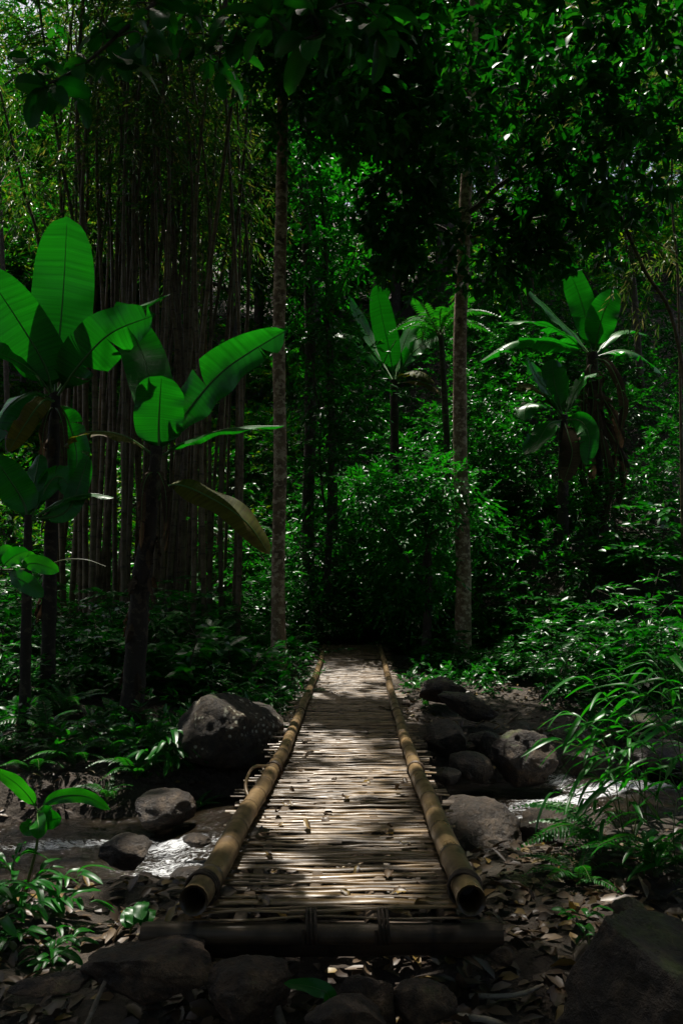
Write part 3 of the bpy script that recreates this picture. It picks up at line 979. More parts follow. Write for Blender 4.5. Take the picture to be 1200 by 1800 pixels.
add_leaf(bp, o0, PX(8.5, (270, 800), (215, 765, -.1), (150, 760, -.2), (110, 785, -.2)), 0.34, nref=(0, -.35, 1), mat='banana_old', seed=15, fold=-0.3, tears=2)
add_leaf(bp, o0, PX(8.5, (276, 880), (305, 852, -.1), (360, 870, -.2), (430, 915, -.3), (474, 975, -.3)), 0.34, nref=(0.35, -.8, .6), mat='banana_old', seed=17, fold=-0.1, ripple=0.04, start=0.18, label='yellow-brown leaf hanging toward the slim trunk')
add_leaf(bp, o0, PX(8.5, (281, 800), (283, 785), (285, 768)), 0.07, mat='grass', rib=0, seed=18, fold=0.7, label='pale rolled new leaf')
for i, (x, y) in enumerate(((250, 900), (292, 905))):
    add_leaf(bp, o0, PX(8.5, (273, 830), ((270 + x) / 2, 835, -.15), (x, y - 30, -.22), (x - 2, y + 70, -.2)), 0.10, mat='banana_dead', rib=0.006, seed=220 + i, fold=-0.5, tears=3, ripple=.08)

# --- young banana at the left edge
o0 = G3(*P(48, 1150, 8.2)[:2])
bp = thing('banana_plant', 'young low banana plant with shiny leaves at the left edge', 'banana plant', o0)
pseudostem(bp, o0, [o0, P(48, 1000, 8.2), P(50, 905, 8.2)], 0.06, 0.035, 203)
add_leaf(bp, o0, PX(8.2, (50, 915), (40, 880), (15, 840, -.1), (-12, 800, -.2)), 0.36, seed=21, fold=0.1)
add_leaf(bp, o0, PX(8.2, (50, 915), (56, 870, .1), (64, 830, .2), (70, 798, .3)), 0.27, nref=(-.3, -.7, .8), seed=22, fold=-0.15)
add_leaf(bp, o0, PX(8.2, (52, 915), (85, 850, .2), (110, 840, .3), (132, 880, .3)), 0.26, seed=23, fold=-0.2, tears=2)
add_leaf(bp, o0, PX(8.2, (52, 915), (110, 880, .2), (160, 868, .3), (200, 875, .3)), 0.24, nref=(0, -.3, 1), seed=24, fold=-0.2)
add_leaf(bp, o0, PX(8.2, (52, 915), (115, 900, .2), (140, 850, .3), (155, 800, .3)), 0.22, seed=25, fold=0.1)

# --- banana plant on the hillside in the middle
o0 = G3(P(694, 760, 18)[0], 18.0)
bp = thing('banana_plant', 'banana plant above the bushes in the middle with one upright bright leaf', 'banana plant', o0)
cr = P(692, 668, 18)
pseudostem(bp, o0, [o0, (o0 + cr) / 2, cr], 0.13, 0.09, 204)
add_leaf(bp, o0, PX(18, (692, 668), (684, 615), (672, 560), (661, 500)), 0.56, seed=31, fold=0.08, ripple=0.01, tipw=3, label='upright bright green leaf')
add_leaf(bp, o0, PX(18, (694, 668), (704, 620, .3), (722, 575, .4), (747, 545, .4)), 0.55, nref=(-.6, -.7, .55), seed=32, fold=-0.12, label='blue-green leaf catching the sky')
add_leaf(bp, o0, PX(18, (690, 668), (655, 605, .8), (632, 560, 1.0), (612, 520, 1.0)), 0.36, nref=(.3, -.7, .6), seed=33, fold=0.1)
add_leaf(bp, o0, PX(18, (696, 668), (720, 625, -.3), (745, 605, -.4), (782, 590, -.6)), 0.5, nref=(-.2, -.8, .6), seed=34, fold=0.1, tears=4, gap=.06)
add_leaf(bp, o0, PX(18, (694, 672), (715, 655, -.5), (740, 655, -.7), (765, 675, -.8)), 0.4, mat='banana_old', nref=(0, -.6, .8), seed=35, fold=-0.2, tears=2)
add_leaf(bp, o0, PX(18, (690, 672), (650, 625, -.2), (615, 590, -.3), (580, 590, -.3)), 0.45, nref=(.2, -.5, .9), seed=36, fold=-0.2, tears=2)
add_leaf(bp, o0, PX(18, (694, 675), (730, 670, -.5), (760, 680, -.7), (785, 700, -.8)), 0.35, nref=(0, -.3, 1), seed=37, fold=-0.3, mat='banana_dry')

# --- banana plants on the right slope
o0 = G3(P(1045, 940, 16)[0], 16.0)
bp = thing('banana_plant', 'tall banana plant on the right slope with dead brown leaves hung down its stem', 'banana plant', o0)
pseudostem(bp, o0, [o0, P(1046, 800, 16), P(1040, 620, 16)], 0.17, 0.11, 205, 14)
add_leaf(bp, o0, PX(16, (1040, 625), (1032, 570), (1018, 520, .1), (993, 455, .1)), 0.54, seed=41, fold=0.08, ripple=0.02, tipw=3.4, tears=1, gap=.02, label='upright sunlit leaf')
add_leaf(bp, o0, PX(16, (1043, 625), (1052, 580, -.2), (1062, 545, -.3), (1082, 508, -.3)), 0.62, seed=42, fold=0.1)
add_leaf(bp, o0, PX(16, (1036, 622), (1005, 585, .3), (965, 545, .5), (918, 498, .6)), 0.42, nref=(.4, -.6, .8), seed=43, fold=-0.2)
add_leaf(bp, o0, PX(16, (1036, 625), (990, 585, -.2), (935, 565, -.4), (870, 568, -.6)), 0.55, nref=(0.05, -.25, 1), seed=44, fold=-0.25, tears=5, gap=.06)
add_leaf(bp, o0, PX(16, (1036, 628), (980, 608, -.5), (905, 600, -.8), (840, 637, -1.0)), 0.55, nref=(0, .05, 1), seed=45, fold=-0.25, ripple=.03, tears=3, label='arching leaf with its top bleached by the sun')
add_leaf(bp, o0, PX(16, (1044, 628), (1090, 615, -.2), (1125, 625, -.3), (1165, 660, -.4)), 0.5, nref=(0, -.3, 1), seed=46, fold=-0.3, tears=4)
add_leaf(bp, o0, PX(16, (1042, 630), (1070, 640, -.5), (1095, 700, -.7), (1090, 760, -.7)), 0.2, mat='banana_dead', seed=47, fold=-0.3, tears=4)
add_leaf(bp, o0, PX(16, (1044, 628), (1075, 590, .4), (1105, 580, .6), (1140, 590, .7)), 0.4, nref=(-.2, -.4, 1), seed=48, fold=-0.2)
for i, (x, y) in enumerate(((1030, 760), (1062, 770), (1012, 800), (1048, 830), (1075, 810), (1035, 870), (1058, 900), (1005, 860), (1085, 870), (1042, 760))):
    add_leaf(bp, o0, PX(16, (1042, 640 + i * 12), ((1042 + x) / 2, 650 + i * 12, -.3), (x + (-1) ** i * 12, y - 50, -.4), (x - 3, y + 40, -.35)), 0.24, mat='banana_dead', rib=0.014, seed=230 + i, fold=-0.6, tears=4, ripple=.12)

o0 = G3(P(985, 860, 15)[0], 15.0)
bp = thing('banana_plant', 'low banana plant with tangled shiny leaves left of the tall one on the right slope', 'banana plant', o0)
cr = P(990, 730, 15)
pseudostem(bp, o0, [o0, (o0 + cr) / 2, cr], 0.12, 0.08, 206, 4)
for i, (pts, w, nr, m) in enumerate([
    (((990, 735), (978, 690), (972, 660, .1), (970, 630, .1)), .55, None, 'banana'),
    (((990, 735), (965, 690, -.2), (945, 665, -.3), (925, 625, -.4)), .42, (.4, -.6, .8), 'banana'),
    (((990, 735), (950, 710, -.4), (925, 715, -.5), (920, 740, -.6)), .45, (0, -.4, 1), 'banana'),
    (((990, 735), (1010, 690, .2), (1025, 665, .3), (1050, 655, .3)), .4, (-.4, -.4, .9), 'banana'),
    (((990, 738), (965, 745, -.4), (945, 775, -.5), (920, 800, -.6)), .48, (0, -.5, .9), 'banana'),
    (((990, 738), (1000, 770, -.4), (1005, 800, -.5), (990, 850, -.5)), .4, None, 'banana_dead'),
    (((990, 735), (950, 690, -.1), (920, 680, -.2), (915, 690, -.2)), .3, (0, -.3, 1), 'banana_old'),
    (((990, 738), (1020, 740, -.4), (1035, 770, -.6), (1030, 820, -.6)), .4, None, 'banana')]):
    add_leaf(bp, o0, PX(15, *pts), w, nref=nr, mat=m, seed=50 + i, fold=-0.1, tears=2)

# ------------------------------------------------------------------ trees
def trunk_mesh(mb, path, r0, r1, n=40, seed=0, flare=0.35, sides=14):
    C = bez(path, n)
    t = np.linspace(0, 1, n)
    R = r0 + (r1 - r0) * t + r0 * flare * np.exp(-t * 28)
    tube(mb, C, R, sides, wob=0.035, seed=seed)
    return C


def limb(mb, a, d, length, r, g, droop=0.1, n=9):
    d = nrm(d)
    p = [np.asarray(a, float)]
    for k in range(n):
        d = nrm(d + 0.16 * g.standard_normal(3) + [0, 0, -droop * 0.2])
        p.append(p[-1] + d * length / n)
    p = np.array(p)
    tube(mb, p, np.linspace(r, r * 0.3, len(p)), 6)
    return p


def tree(label, base, path, r0, r1, limbs, crown, mat='bark', name='tree', leaf='crown', tpl=TPL1, group=None, seed=0):
    """trunk, limbs and a crown: crown = list of leaf arrays"""
    t = thing(name, label, 'tree', base, group)
    mb = MB()
    trunk_mesh(mb, path, r0, r1, seed=seed)
    link('trunk', mb.mesh('trunk', G[mat], base), t)
    g = rng(seed + 1)
    for a, d, l, r in limbs:
        mb = MB()
        limb(mb, a, d, l, r, g)
        link('limb', mb.mesh('limb', G['twig'], base), t)
    if crown is not None:
        o = link('crown', leaves_mesh('crown', *crown, G[leaf], tpl, base), t)
        tag(o, kind='stuff')
    return t


# slim tree left of the bridge end
base = G3(P(490, 1190, 12)[0], 12.0)
g = rng(71)
tp = [base, P(489, 1000, 12), P(492, 800, 12), P(490, 600, 12), P(494, 400, 12), P(497, 200, 12), P(500, 40, 12), P(505, -150, 12.1)]
cc = [P(x, y, Y) for x, y, Y in ((500, 90, 11.4), (560, 130, 11.2), (450, 60, 11.6), (620, 160, 11.0), (540, 40, 11.2), (660, 110, 11.3), (590, 60, 11.6), (700, 60, 11.5), (520, 180, 11.2), (420, 0, 11.5), (640, 210, 11.3),
                                  (500, -60, 12), (600, -80, 12), (380, -100, 12), (700, -100, 12), (560, -220, 12), (450, -250, 13), (650, -250, 13), (560, -350, 12))]
cr = clumps(g, np.array(cc), np.full(len(cc), 0.62), 60, 0.45, 8, 0.17, 0.075, droop=0.5)
cr = pick(cr, lit(cr[0], 1))
tree('slim straight mottled tree left of the far end of the bridge', base, tp, 0.105, 0.085,
     [(P(497, 190, 12), (0.8, -.3, .5), 1.6, .04), (P(497, 120, 12), (-.8, -.2, .5), 1.5, .04), (P(500, 60, 12), (0.7, -.5, .6), 2.2, .045)], cr, seed=72)

# slim tree right of the bridge end with the wide dark crown
base = G3(P(812, 1170, 13.3)[0], 13.3)
g = rng(81)
tp = [base, P(814, 1000, 13.3), P(809, 800, 13.3), P(808, 600, 13.3), P(816, 400, 13.3), P(822, 250, 13.3), P(830, 60, 13.3), P(840, -120, 13.3)]
cc, rr = [], []
for i in range(78):
    x, y = g.uniform(600, 1230), g.uniform(-60, 420)
    if y > 330 + 60 * math.sin(x * 0.02) or (x < 680 and (y > 230 and not (690 < x < 800))):
        continue
    cc.append(P(x, y, g.uniform(9.5, 12.8)))
    rr.append(g.uniform(0.35, 0.65))
for x, y in ((720, 330), (740, 400), (700, 430), (730, 460), (690, 370), (900, 420), (960, 390), (930, 460), (870, 440), (1010, 410), (1130, 330)):
    cc.append(P(x, y, 11.8))
    rr.append(0.42)
cr = clumps(g, np.array(cc), np.array(rr), 27, 0.34, 7, 0.225, 0.10, droop=0.25, fan=True)
hi = np.array([[g.uniform(-1, 6), g.uniform(8.5, 12), g.uniform(10.5, 12.5)] for i in range(16)])
cr = cat(cr, clumps(g, hi, np.full(16, 0.8), 40, 0.45, 8, 0.22, 0.1, droop=0.3))
cr = pick(cr, lit(cr[0], 2))
lm = [(P(816, 380, 13.3), (0.9, -.5, .35), 3.4, .05), (P(822, 260, 13.3), (-.9, -.4, .5), 2.4, .045), (P(822, 240, 13.3), (0.9, -.7, .4), 4.6, .06),
      (P(828, 120, 13.3), (0.7, -.3, .6), 3.2, .05), (P(815, 430, 13.3), (-.8, -.4, .1), 1.5, .03), (P(830, 60, 13.3), (-.6, -.7, .5), 3.0, .05), (P(818, 420, 13.3), (0.8, -.4, .15), 2.2, .035)]
tree('slim mottled tree right of the bridge with a wide dark crown', base, tp, 0.13, 0.095, lm, cr, seed=82)

# dark trunk behind
base = G3(P(543, 1070, 16.4)[0], 16.4)
g = rng(91)
tp = [base, P(541, 900, 16.4), P(545, 750, 16.6), P(543, 500, 17.2), P(530, 250, 17.8), P(535, 0, 18)]
cc = np.array([P(g.uniform(500, 600), g.uniform(-100, 60), g.uniform(17, 19)) for i in range(8)])
cr = clumps(g, cc, np.full(8, .9), 50, .5, 8, .18, .08)
cr = pick(cr, lit(cr[0], 3))
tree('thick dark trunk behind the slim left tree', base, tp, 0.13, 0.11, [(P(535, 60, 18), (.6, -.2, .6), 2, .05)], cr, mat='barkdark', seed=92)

# sunlit leafy trees on the slope between the two slim trunks and at the right
def slope_tree(label, px, Y, cl, seed, ll=.15, lw=.06, leaf='shrub'):
    base = G3((px - 600) / F_PX * Y, Y)
    g = rng(seed)
    cc = np.array([P(x, y, Y + g.uniform(-.8, .8)) for x, y, r in cl])
    cr = clumps(g, cc, np.array([c[2] for c in cl]), 44, .45, 9, ll, lw, droop=.45)
    top = cc[np.argmax(cc[:, 2])]
    lms = [(base + (top - base) * f, c - (base + (top - base) * f), np.linalg.norm(c - (base + (top - base) * f)), .03) for f, c in zip((.4, .5, .6, .7, .8, .9), cc[:6])]
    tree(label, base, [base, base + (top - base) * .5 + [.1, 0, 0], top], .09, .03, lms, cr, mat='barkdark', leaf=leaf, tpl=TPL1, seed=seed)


slope_tree('bright leafy tree on the slope just right of the slim left trunk', 590, 16.8, [(560, 300, .6), (600, 340, .6), (630, 380, .6), (545, 350, .5), (570, 400, .6), (620, 440, .6), (540, 440, .55), (590, 480, .6), (640, 330, .5), (550, 520, .6), (520, 270, .5), (560, 250, .5)], 861, leaf='herb')
slope_tree('leafy tree on the slope below the bright one, over the bridge end', 570, 16.0, [(530, 600, .6), (575, 570, .6), (610, 620, .6), (550, 680, .6), (600, 720, .6), (630, 680, .5), (570, 780, .6), (630, 800, .6), (560, 850, .5)], 862)
slope_tree('leafy tree behind the right slope banana plants', 930, 19.5, [(870, 380, .8), (930, 360, .8), (980, 420, .8), (900, 450, .7), (1050, 420, .8), (1100, 480, .8), (850, 480, .7), (960, 500, .7), (1130, 400, .8)], 863, leaf='far')
slope_tree('sunlit leafy tree at the upper right corner', 1140, 19, [(1180, 60, .9), (1120, 20, .8), (1150, 130, .8), (1195, 180, .8), (1060, 10, .8), (1185, 260, .8), (1170, 330, .7)], 864, leaf='far')

slope_tree('leafy tree filling the gap behind the right trunk', 830, 22, [(800, 250, .9), (850, 290, 1.0), (900, 280, 1.0), (830, 340, .9), (880, 220, .9), (960, 300, 1.0), (1010, 270, .9), (760, 300, .9), (920, 340, .9), (1060, 300, .9), (1160, 300, .9)], 865, leaf='far')
slope_tree('leafy tree at the upper left corner behind the grove', 20, 22, [(10, 40, 1.0), (60, 90, 1.0), (-10, 130, 1.0), (30, 200, 1.0), (80, 20, 1.0), (130, 60, 1.0), (0, 280, 1.0), (-20, -20, 1.1), (20, -30, 1.1), (40, 30, 1.1), (-20, 60, 1.1), (80, 60, 1.0), (10, 90, 1.1)], 866, leaf='far')
slope_tree('vivid green bush in the light left of the right trunk', 745, 13.9, [(700, 850, .4), (740, 835, .42), (780, 850, .42), (690, 890, .4), (735, 890, .42), (780, 900, .4), (830, 880, .4), (660, 930, .38), (720, 940, .4), (790, 945, .4), (840, 930, .36), (650, 860, .34), (740, 1000, .4), (700, 1000, .4), (785, 1005, .4), (660, 990, .38), (735, 1045, .34), (690, 1050, .34)], 867, .13, .052, 'herb')

# --- forest on the hillside: four kinds of crown shared by many trees
kinds = []
for k in range(4):
    g = rng(300 + k)
    n = 34
    cc = nrm(g.standard_normal((n, 3))) * g.uniform(0.35, 1, (n, 1)) * np.array([2.3, 2.3, 3.6]) + [0, 0, 7.2]
    cr = clumps(g, cc, g.uniform(0.7, 1.2, n), 30, 0.8, 9, 0.30 if k % 2 else 0.24, 0.12 if k % 2 else 0.085, droop=0.4)
    cm = leaves_mesh('crown', *cr, G['far'], TPL0)
    mb = MB()
    C = trunk_mesh(mb, [(0, 0, -.4), (.1, .05, 2.5), (-.1, .1, 5.5), (.1, -.1, 9.5)], 0.17, 0.05, seed=310 + k)
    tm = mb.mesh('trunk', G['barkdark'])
    mb = MB()
    lms = []
    for j in range(4):
        mb = MB()
        a = j * 1.7 + k
        limb(mb, C[18 + 4 * j], (math.cos(a), math.sin(a), .7), 2.4, .06, g)
        lms.append(mb.mesh('limb', G['barkdark']))
    kinds.append((cm, tm, lms))
g = rng(330)
spots = []
for Y, n, lo, hi_ in ((28.5, 7, -250, 1450), (33, 9, -200, 1400), (39, 10, -200, 1400), (46, 10, -200, 1400)):
    for i in range(n):
        spots.append((lo + (hi_ - lo) * (i + g.uniform(0.2, .8)) / n, Y + g.uniform(-1.5, 1.5)))
spots += [(790, 26.5), (850, 29), (940, 27), (30, 27), (-40, 25), (700, 30)]
for i, (px, Y) in enumerate(spots):
    x = (px - 600) / F_PX * Y
    cm, tm, lms = kinds[i % 4]
    t = thing('forest_tree', 'leafy forest tree among many on the hillside far behind the bridge', 'tree', G3(x, Y), 'trees on the far hillside')
    s = g.uniform(0.9, 1.35)
    t.scale = (s, s, s * g.uniform(0.9, 1.15))
    t.rotation_euler = (0, 0, g.uniform(0, 6.28))
    tag(link('crown', cm, t), kind='stuff')
    link('trunk', tm, t)
    for l in lms:
        link('limb', l, t)

# ------------------------------------------------------------------ bamboo grove
stems, tops = [], []
for k in range(5):
    g = rng(400 + k)
    mb = MB()
    H = 13 + k * 0.6
    C = bez([(0, 0, -.3), (.05 * k, .05, H * .3), (-.06 * k, 0.1, H * .6), (.25 - .1 * k, -.3, H * .85), (.7 - .3 * k, -1.2, H)], 40)
    bamboo_pole(mb, C, 0.052, 0.012, 0.42, 410 + k, 7, hollow=False)
    stems.append(mb.mesh('stem', G['culm']))
    ts = g.uniform(0.42, 1, 110) ** 0.8
    idx = (ts * 39).astype(int)
    O = C[idx]
    a = g.uniform(0, 6.28, 110)
    D = np.stack([np.cos(a), np.sin(a), g.uniform(-.2, .5, 110)], -1)
    ln = 1.3 * (1.25 - ts)[:, None] + 0.25
    O2 = O + D * ln * g.uniform(0.3, 1, (110, 1))
    O3 = np.repeat(O2, 2, 0) + 0.22 * g.standard_normal((220, 3))
    arr = sprays(g, O3, np.repeat(D, 2, 0) + [0, 0, -.4] + .4 * g.standard_normal((220, 3)), 0.35, 8, 0.19, 0.026, droop=0.7)
    tops.append(leaves_mesh('foliage', *arr, G['bamboo_leaf'], TPL0))
g = rng(450)
ncul = 0
for i in range(86):
    px = g.choice([g.normal(300, 55), g.uniform(95, 430), g.normal(215, 50)])
    if not 85 < px < 450:
        continue
    Y = g.uniform(13.2, 18.6)
    x = (px - 600) / F_PX * Y
    t = thing('bamboo_culm', 'tall thin bamboo culm in the dark grove behind the left banana plants', 'bamboo', G3(x, Y), 'culms of the bamboo grove')
    s = g.uniform(0.75, 1.2)
    t.scale = (s, s, g.uniform(0.95, 1.15))
    t.rotation_euler = (g.normal(0, .02), g.normal(0, 0.028), g.uniform(0, 6.28))
    k = int(g.integers(5))
    link('stem', stems[k], t)
    if g.uniform() < 0.28:
        tag(link('foliage', tops[k], t), kind='stuff')
# slanting culms right and left
def slant(label, pts, r, seed, fol=40, group=None, mat='culm', lm='bamboo_leaf'):
    C = bez(pts, 40)
    base = C[0]
    t = thing('bamboo_culm', label, 'bamboo', base, group)
    mb = MB()
    bamboo_pole(mb, C, r, r * 0.4, 0.4, seed, 8, hollow=False)
    link('stem', mb.mesh('stem', G[mat], base), t)
    g = rng(seed)
    k = (g.uniform(0.35, 1, fol) * 39).astype(int)
    D = nrm(g.standard_normal((fol, 3)) * [1, 1, .5])
    O = np.repeat(C[k] + D * g.uniform(0.1, .7, (fol, 1)), 3, 0) + .15 * g.standard_normal((fol * 3, 3))
    arr = sprays(g, O, np.repeat(D, 3, 0) + [0, 0, -.5] + .4 * g.standard_normal((fol * 3, 3)), 0.3, 8, 0.17, 0.022, droop=0.7)
    tag(link('foliage', leaves_mesh('foliage', *arr, G[lm], TPL0, base), t), kind='stuff')
    return t


x, y = P(1235, 900, 12.5)[0], 12.5
slant('long bamboo culm leaning left across the right side, with dry pale leaves', [G3(x, y), P(1195, 620, 12.3), P(1130, 470, 12.1), P(1075, 345, 12), P(1010, 180, 12), P(960, 20, 12)], 0.045, 471, 36, None, 'culm', 'dry_leaf')
slant('thin bamboo culm at the right edge behind the leaning one', [G3(P(1190, 800, 14)[0], 14), P(1192, 520, 14), P(1180, 340, 14), P(1185, 120, 14), P(1170, -40, 14)], 0.035, 472, 34, None, 'culm', 'dry_leaf')
slant('thin bamboo culm slanting left at the left edge of the grove', [G3(P(95, 900, 14.5)[0], 14.5), P(75, 500, 14.5), P(40, 330, 14.5), P(10, 200, 14.5), P(-40, 0, 14.5)], 0.05, 473, 60)
slant('bamboo culm slanting beside the tall upright banana leaf', [G3(P(150, 900, 14)[0], 14), P(135, 480, 14), P(105, 270, 14), P(85, 130, 14), P(60, -60, 14)], 0.05, 474, 50)

# ------------------------------------------------------------------ undergrowth
def put_clumps(g, n, lo, hi_, y0, y1, zlo, zhi, rlo, rhi):
    c, r = [], []
    for i in range(n):
        Y = g.uniform(y0, y1)
        px = g.uniform(lo, hi_)
        x = (px - 600) / F_PX * Y
        if abs(px - 605) < 40 and Y < 15.6:
            continue
        c.append(G3(x, Y, g.uniform(zlo, zhi)))
        r.append(g.uniform(rlo, rhi))
    return np.array(c), np.array(r)


g = rng(500)
c, r = put_clumps(g, 210, 430, 1300, 14.2, 24, 0.1, 1.3, 0.35, 0.8)
a1 = clumps(g, c, r, 34, 0.42, 9, 0.125, 0.055, droop=0.45)
c, r = put_clumps(g, 90, 560, 1000, 15.5, 23, 1.2, 2.6, 0.45, 0.9)
a2 = clumps(g, c, r, 34, 0.5, 9, 0.14, 0.055, droop=0.45)
a = cat(a1, a2)
a = pick(a, lit(a[0], 5))
tag(link('hillside_undergrowth', leaves_mesh('hillside_undergrowth', *a, G['shrub'], TPL0)), 'dense leafy undergrowth covering the hillside behind the bridge', 'undergrowth', kind='stuff')
g = rng(510)
c, r = put_clumps(g, 170, -150, 500, 19, 27, 0.2, 3.0, 0.5, 1.0)
a = clumps(g, c, r, 30, 0.55, 9, 0.17, 0.07, droop=0.45)
tag(link('slope_undergrowth', leaves_mesh('slope_undergrowth', *a, G['far'], TPL0)), 'sunlit leafy undergrowth seen between the bamboo culms', 'undergrowth', kind='stuff')
g = rng(515)
c, r = put_clumps(g, 420, -200, 1400, 24, 52, 0.2, 2.0, 0.8, 1.6)
a = clumps(g, c, r, 22, 0.8, 8, 0.30, 0.13, droop=0.4)
tag(link('far_undergrowth', leaves_mesh('far_undergrowth', *a, G['far'], TPL0)), 'leafy scrub covering the upper hillside under the far trees', 'undergrowth', kind='stuff')
g = rng(520)
c, r = [], []
for i in range(290):                                  # low ground cover on both far banks
    Y = g.uniform(7.3, 15)
    px = g.choice([g.uniform(-60, 520), g.uniform(720, 1250)])
    x = (px - 600) / F_PX * Y
    if px > 700 and Y < 10.4 and x < 2.6 or Y < 8.2 and px > 330:
        continue
    c.append(G3(x, Y, g.uniform(0, .16)))
    r.append(g.uniform(0.15, 0.34))
a = clumps(g, np.array(c), np.array(r), 15, 0.2, 7, 0.095, 0.045, droop=0.4)
tag(link('ground_cover', leaves_mesh('ground_cover', *a, G['shrub'], TPL1)), 'low leafy ground cover over both far banks', 'ground cover', kind='stuff')

# single shrubs that can be told apart
smesh = []
for k, (ll, lw, H, Wd, tw) in enumerate(((.13, .055, .9, .55, 90), (.10, .045, .7, .5, 100), (.17, .08, .8, .5, 60), (.12, .035, 1.1, .55, 90))):
    g = rng(540 + k)
    mb = MB()
    Os, Ds = [], []
    for j in range(9):
        aa = j * 2.4 + k
        d = np.array([math.cos(aa) * .5, math.sin(aa) * .5, 1])
        p = limb(mb, (0.03 * math.cos(aa), 0.03 * math.sin(aa), -.06), d, H * g.uniform(.7, 1.15), .011, g, 0.4)
        for q in range(tw // 9):
            i = int(g.integers(3, 10))
            Os.append(p[min(i, len(p) - 1)])
            b = g.uniform(0, 6.28)
            Ds.append((math.cos(b), math.sin(b), g.uniform(-.1, .7)))
    arr = sprays(g, np.array(Os), np.array(Ds), Wd * 0.55, 9, ll, lw, droop=0.4)
    smesh.append((mb.mesh('stem', G['twig']), leaves_mesh('foliage', *arr, G['shrub'], TPL1)))
g = rng(560)


def shrub(label, px, Y, s, k, group=None, x=None):
    x = (px - 600) / F_PX * Y if x is None else x
    t = thing('shrub', label, 'shrub', G3(x, Y), group)
    t.scale = (s, s, s * g.uniform(.85, 1.1))
    t.rotation_euler = (0, 0, g.uniform(0, 6.28))
    link('stem', smesh[k][0], t)
    tag(link('foliage', smesh[k][1], t), kind='stuff')


shrub('bushy shrub growing round the foot of the right trunk', 850, 12.6, 1.1, 1)
shrub('leafy shrub left of the foot of the right trunk', 775, 12.9, 0.85, 0)
shrub('leafy shrub right of the right trunk on the bank', 910, 11.8, 1.0, 1)
shrub('shrub with long leaves at the foot of the slim left tree', 505, 11.3, 0.75, 3)
shrub('broad-leaved shrub between the second banana and the slim left tree', 400, 10.6, 1.45, 2)
shrub('broad-leaved shrub right beside the second banana stem', 320, 9.9, 1.35, 2)
shrub('shrub with thin leaves hanging over the lichen boulder', 440, 9.6, 0.8, 3)
shrub('low shrub right behind the lichen boulder', 360, 8.9, 0.7, 1)
for px, Y, s, k in ((560, 15.6, 1.0, 0), (640, 16.0, 1.2, 0), (690, 15.2, 1.0, 1), (720, 16.2, 1.6, 3), (660, 17, 1.8, 0), (820, 15.5, 1.5, 1), (880, 14.3, 1.4, 0), (940, 13.4, 1.3, 3), (990, 13.6, 1.3, 2), (1010, 12.2, 1.2, 0), (1060, 13, 1.4, 1),
                     (1100, 11.8, 1.3, 2), (1150, 12.4, 1.5, 3), (1160, 10.8, 1.2, 0), (1050, 10.9, 1.0, 1), (970, 11.2, 0.9, 3), (600, 17.5, 1.6, 1), (700, 18.5, 1.8, 0), (1120, 14.5, 1.8, 0), (780, 17, 1.7, 3), (900, 16.5, 1.7, 1), (555, 17.5, 1.9, 3)):
    shrub('green leafy shrub in the undergrowth of the slope behind the bridge', px, Y, s, k, 'shrubs on the slope')
for px, Y, s, k in ((30, 10.5, 1.3, 0), (140, 11, 1.2, 1), (190, 12.3, 1.2, 0), (70, 12.5, 1.3, 3), (240, 11.5, 1.2, 0), (330, 12.3, 1.3, 1), (420, 12.8, 1.2, 2), (380, 14, 1.4, 0), (460, 13.6, 1.2, 3), (20, 9.3, 1.0, 3), (150, 9.4, 0.9, 1), (180, 10.2, .9, 2), (310, 13.2, 1.4, 3)):
    shrub('green leafy shrub in the shade among the left banana plants', px, Y, s, k, 'shrubs under the bananas')
for px, Y, s, k in ((380, 17, 1.9, 0), (300, 18.8, 2.2, 3), (430, 18, 2.1, 1), (210, 18.5, 2.2, 0), (120, 17.5, 2.1, 3), (40, 16.5, 2.0, 1), (470, 16.2, 1.8, 0), (500, 18.5, 2.4, 3), (20, 14.5, 1.8, 0)):
    shrub('dark leafy shrub at the foot of the bamboo grove', px, Y, s, k, 'shrubs at the foot of the bamboo grove')


# ------------------------------------------------------------------ ferns
def frond_mesh(L, W, arch, seed, npin=22, mat='fern'):
    g = rng(seed)
    t = np.linspace(0, 1, 20)
    C = np.stack([L * t * (1 - .12 * arch * t), 0.03 * np.sin(t * 3 + seed), L * arch * (t - 1.25 * t * t)], -1)
    tp = np.linspace(0.12, 0.99, npin)
    Bp = np.stack([np.interp(tp, t, C[:, k]) for k in range(3)], -1)
    T = nrm(np.stack([np.interp(tp, t, np.gradient(C[:, k])) for k in range(3)], -1))
    S = nrm(np.cross(T, [0, 0, 1]))
    w = W * np.sin(np.clip(tp * 1.08, 0, 1) * math.pi * 0.92 + 0.12) ** 0.8
    B = np.concatenate([Bp, Bp])
    D = np.concatenate([S + T * .45, -S + T * .45]) + [0, 0, -.12] + .06 * g.standard_normal((2 * npin, 3))
    Ln = np.concatenate([w, w]) / 2
    me = leaves_mesh('frond', B, D, np.tile([0, 0, 1.0], (2 * npin, 1)) + .15 * g.standard_normal((2 * npin, 3)), Ln, np.full(2 * npin, L / npin * 0.95), G[mat], TPL1)
    mb = MB()
    tube(mb, C, np.linspace(L * .009, L * .002, 20), 5)
    return me, mb.mesh('stalk', G['stem'])


FR = [frond_mesh(0.55, 0.17, .5 + .12 * k, 600 + k) for k in range(4)]


def fern(label, p, n, s, seed, a0=0.0, a1=6.28, lift=0.7, group=None):
    g = rng(seed)
    t = thing('fern', label, 'fern', p, group)
    for i in range(n):
        f, st = FR[int(g.integers(4))]
        o = link('frond', f, t)
        a = a0 + (a1 - a0) * (i + g.uniform(.2, .8)) / n
        o.rotation_euler = (g.normal(0, .15), -lift * g.uniform(.4, 1.2), a)
        k = s * g.uniform(.75, 1.2)
        o.scale = (k, k, k)
        link('stalk', st, o)
    return t


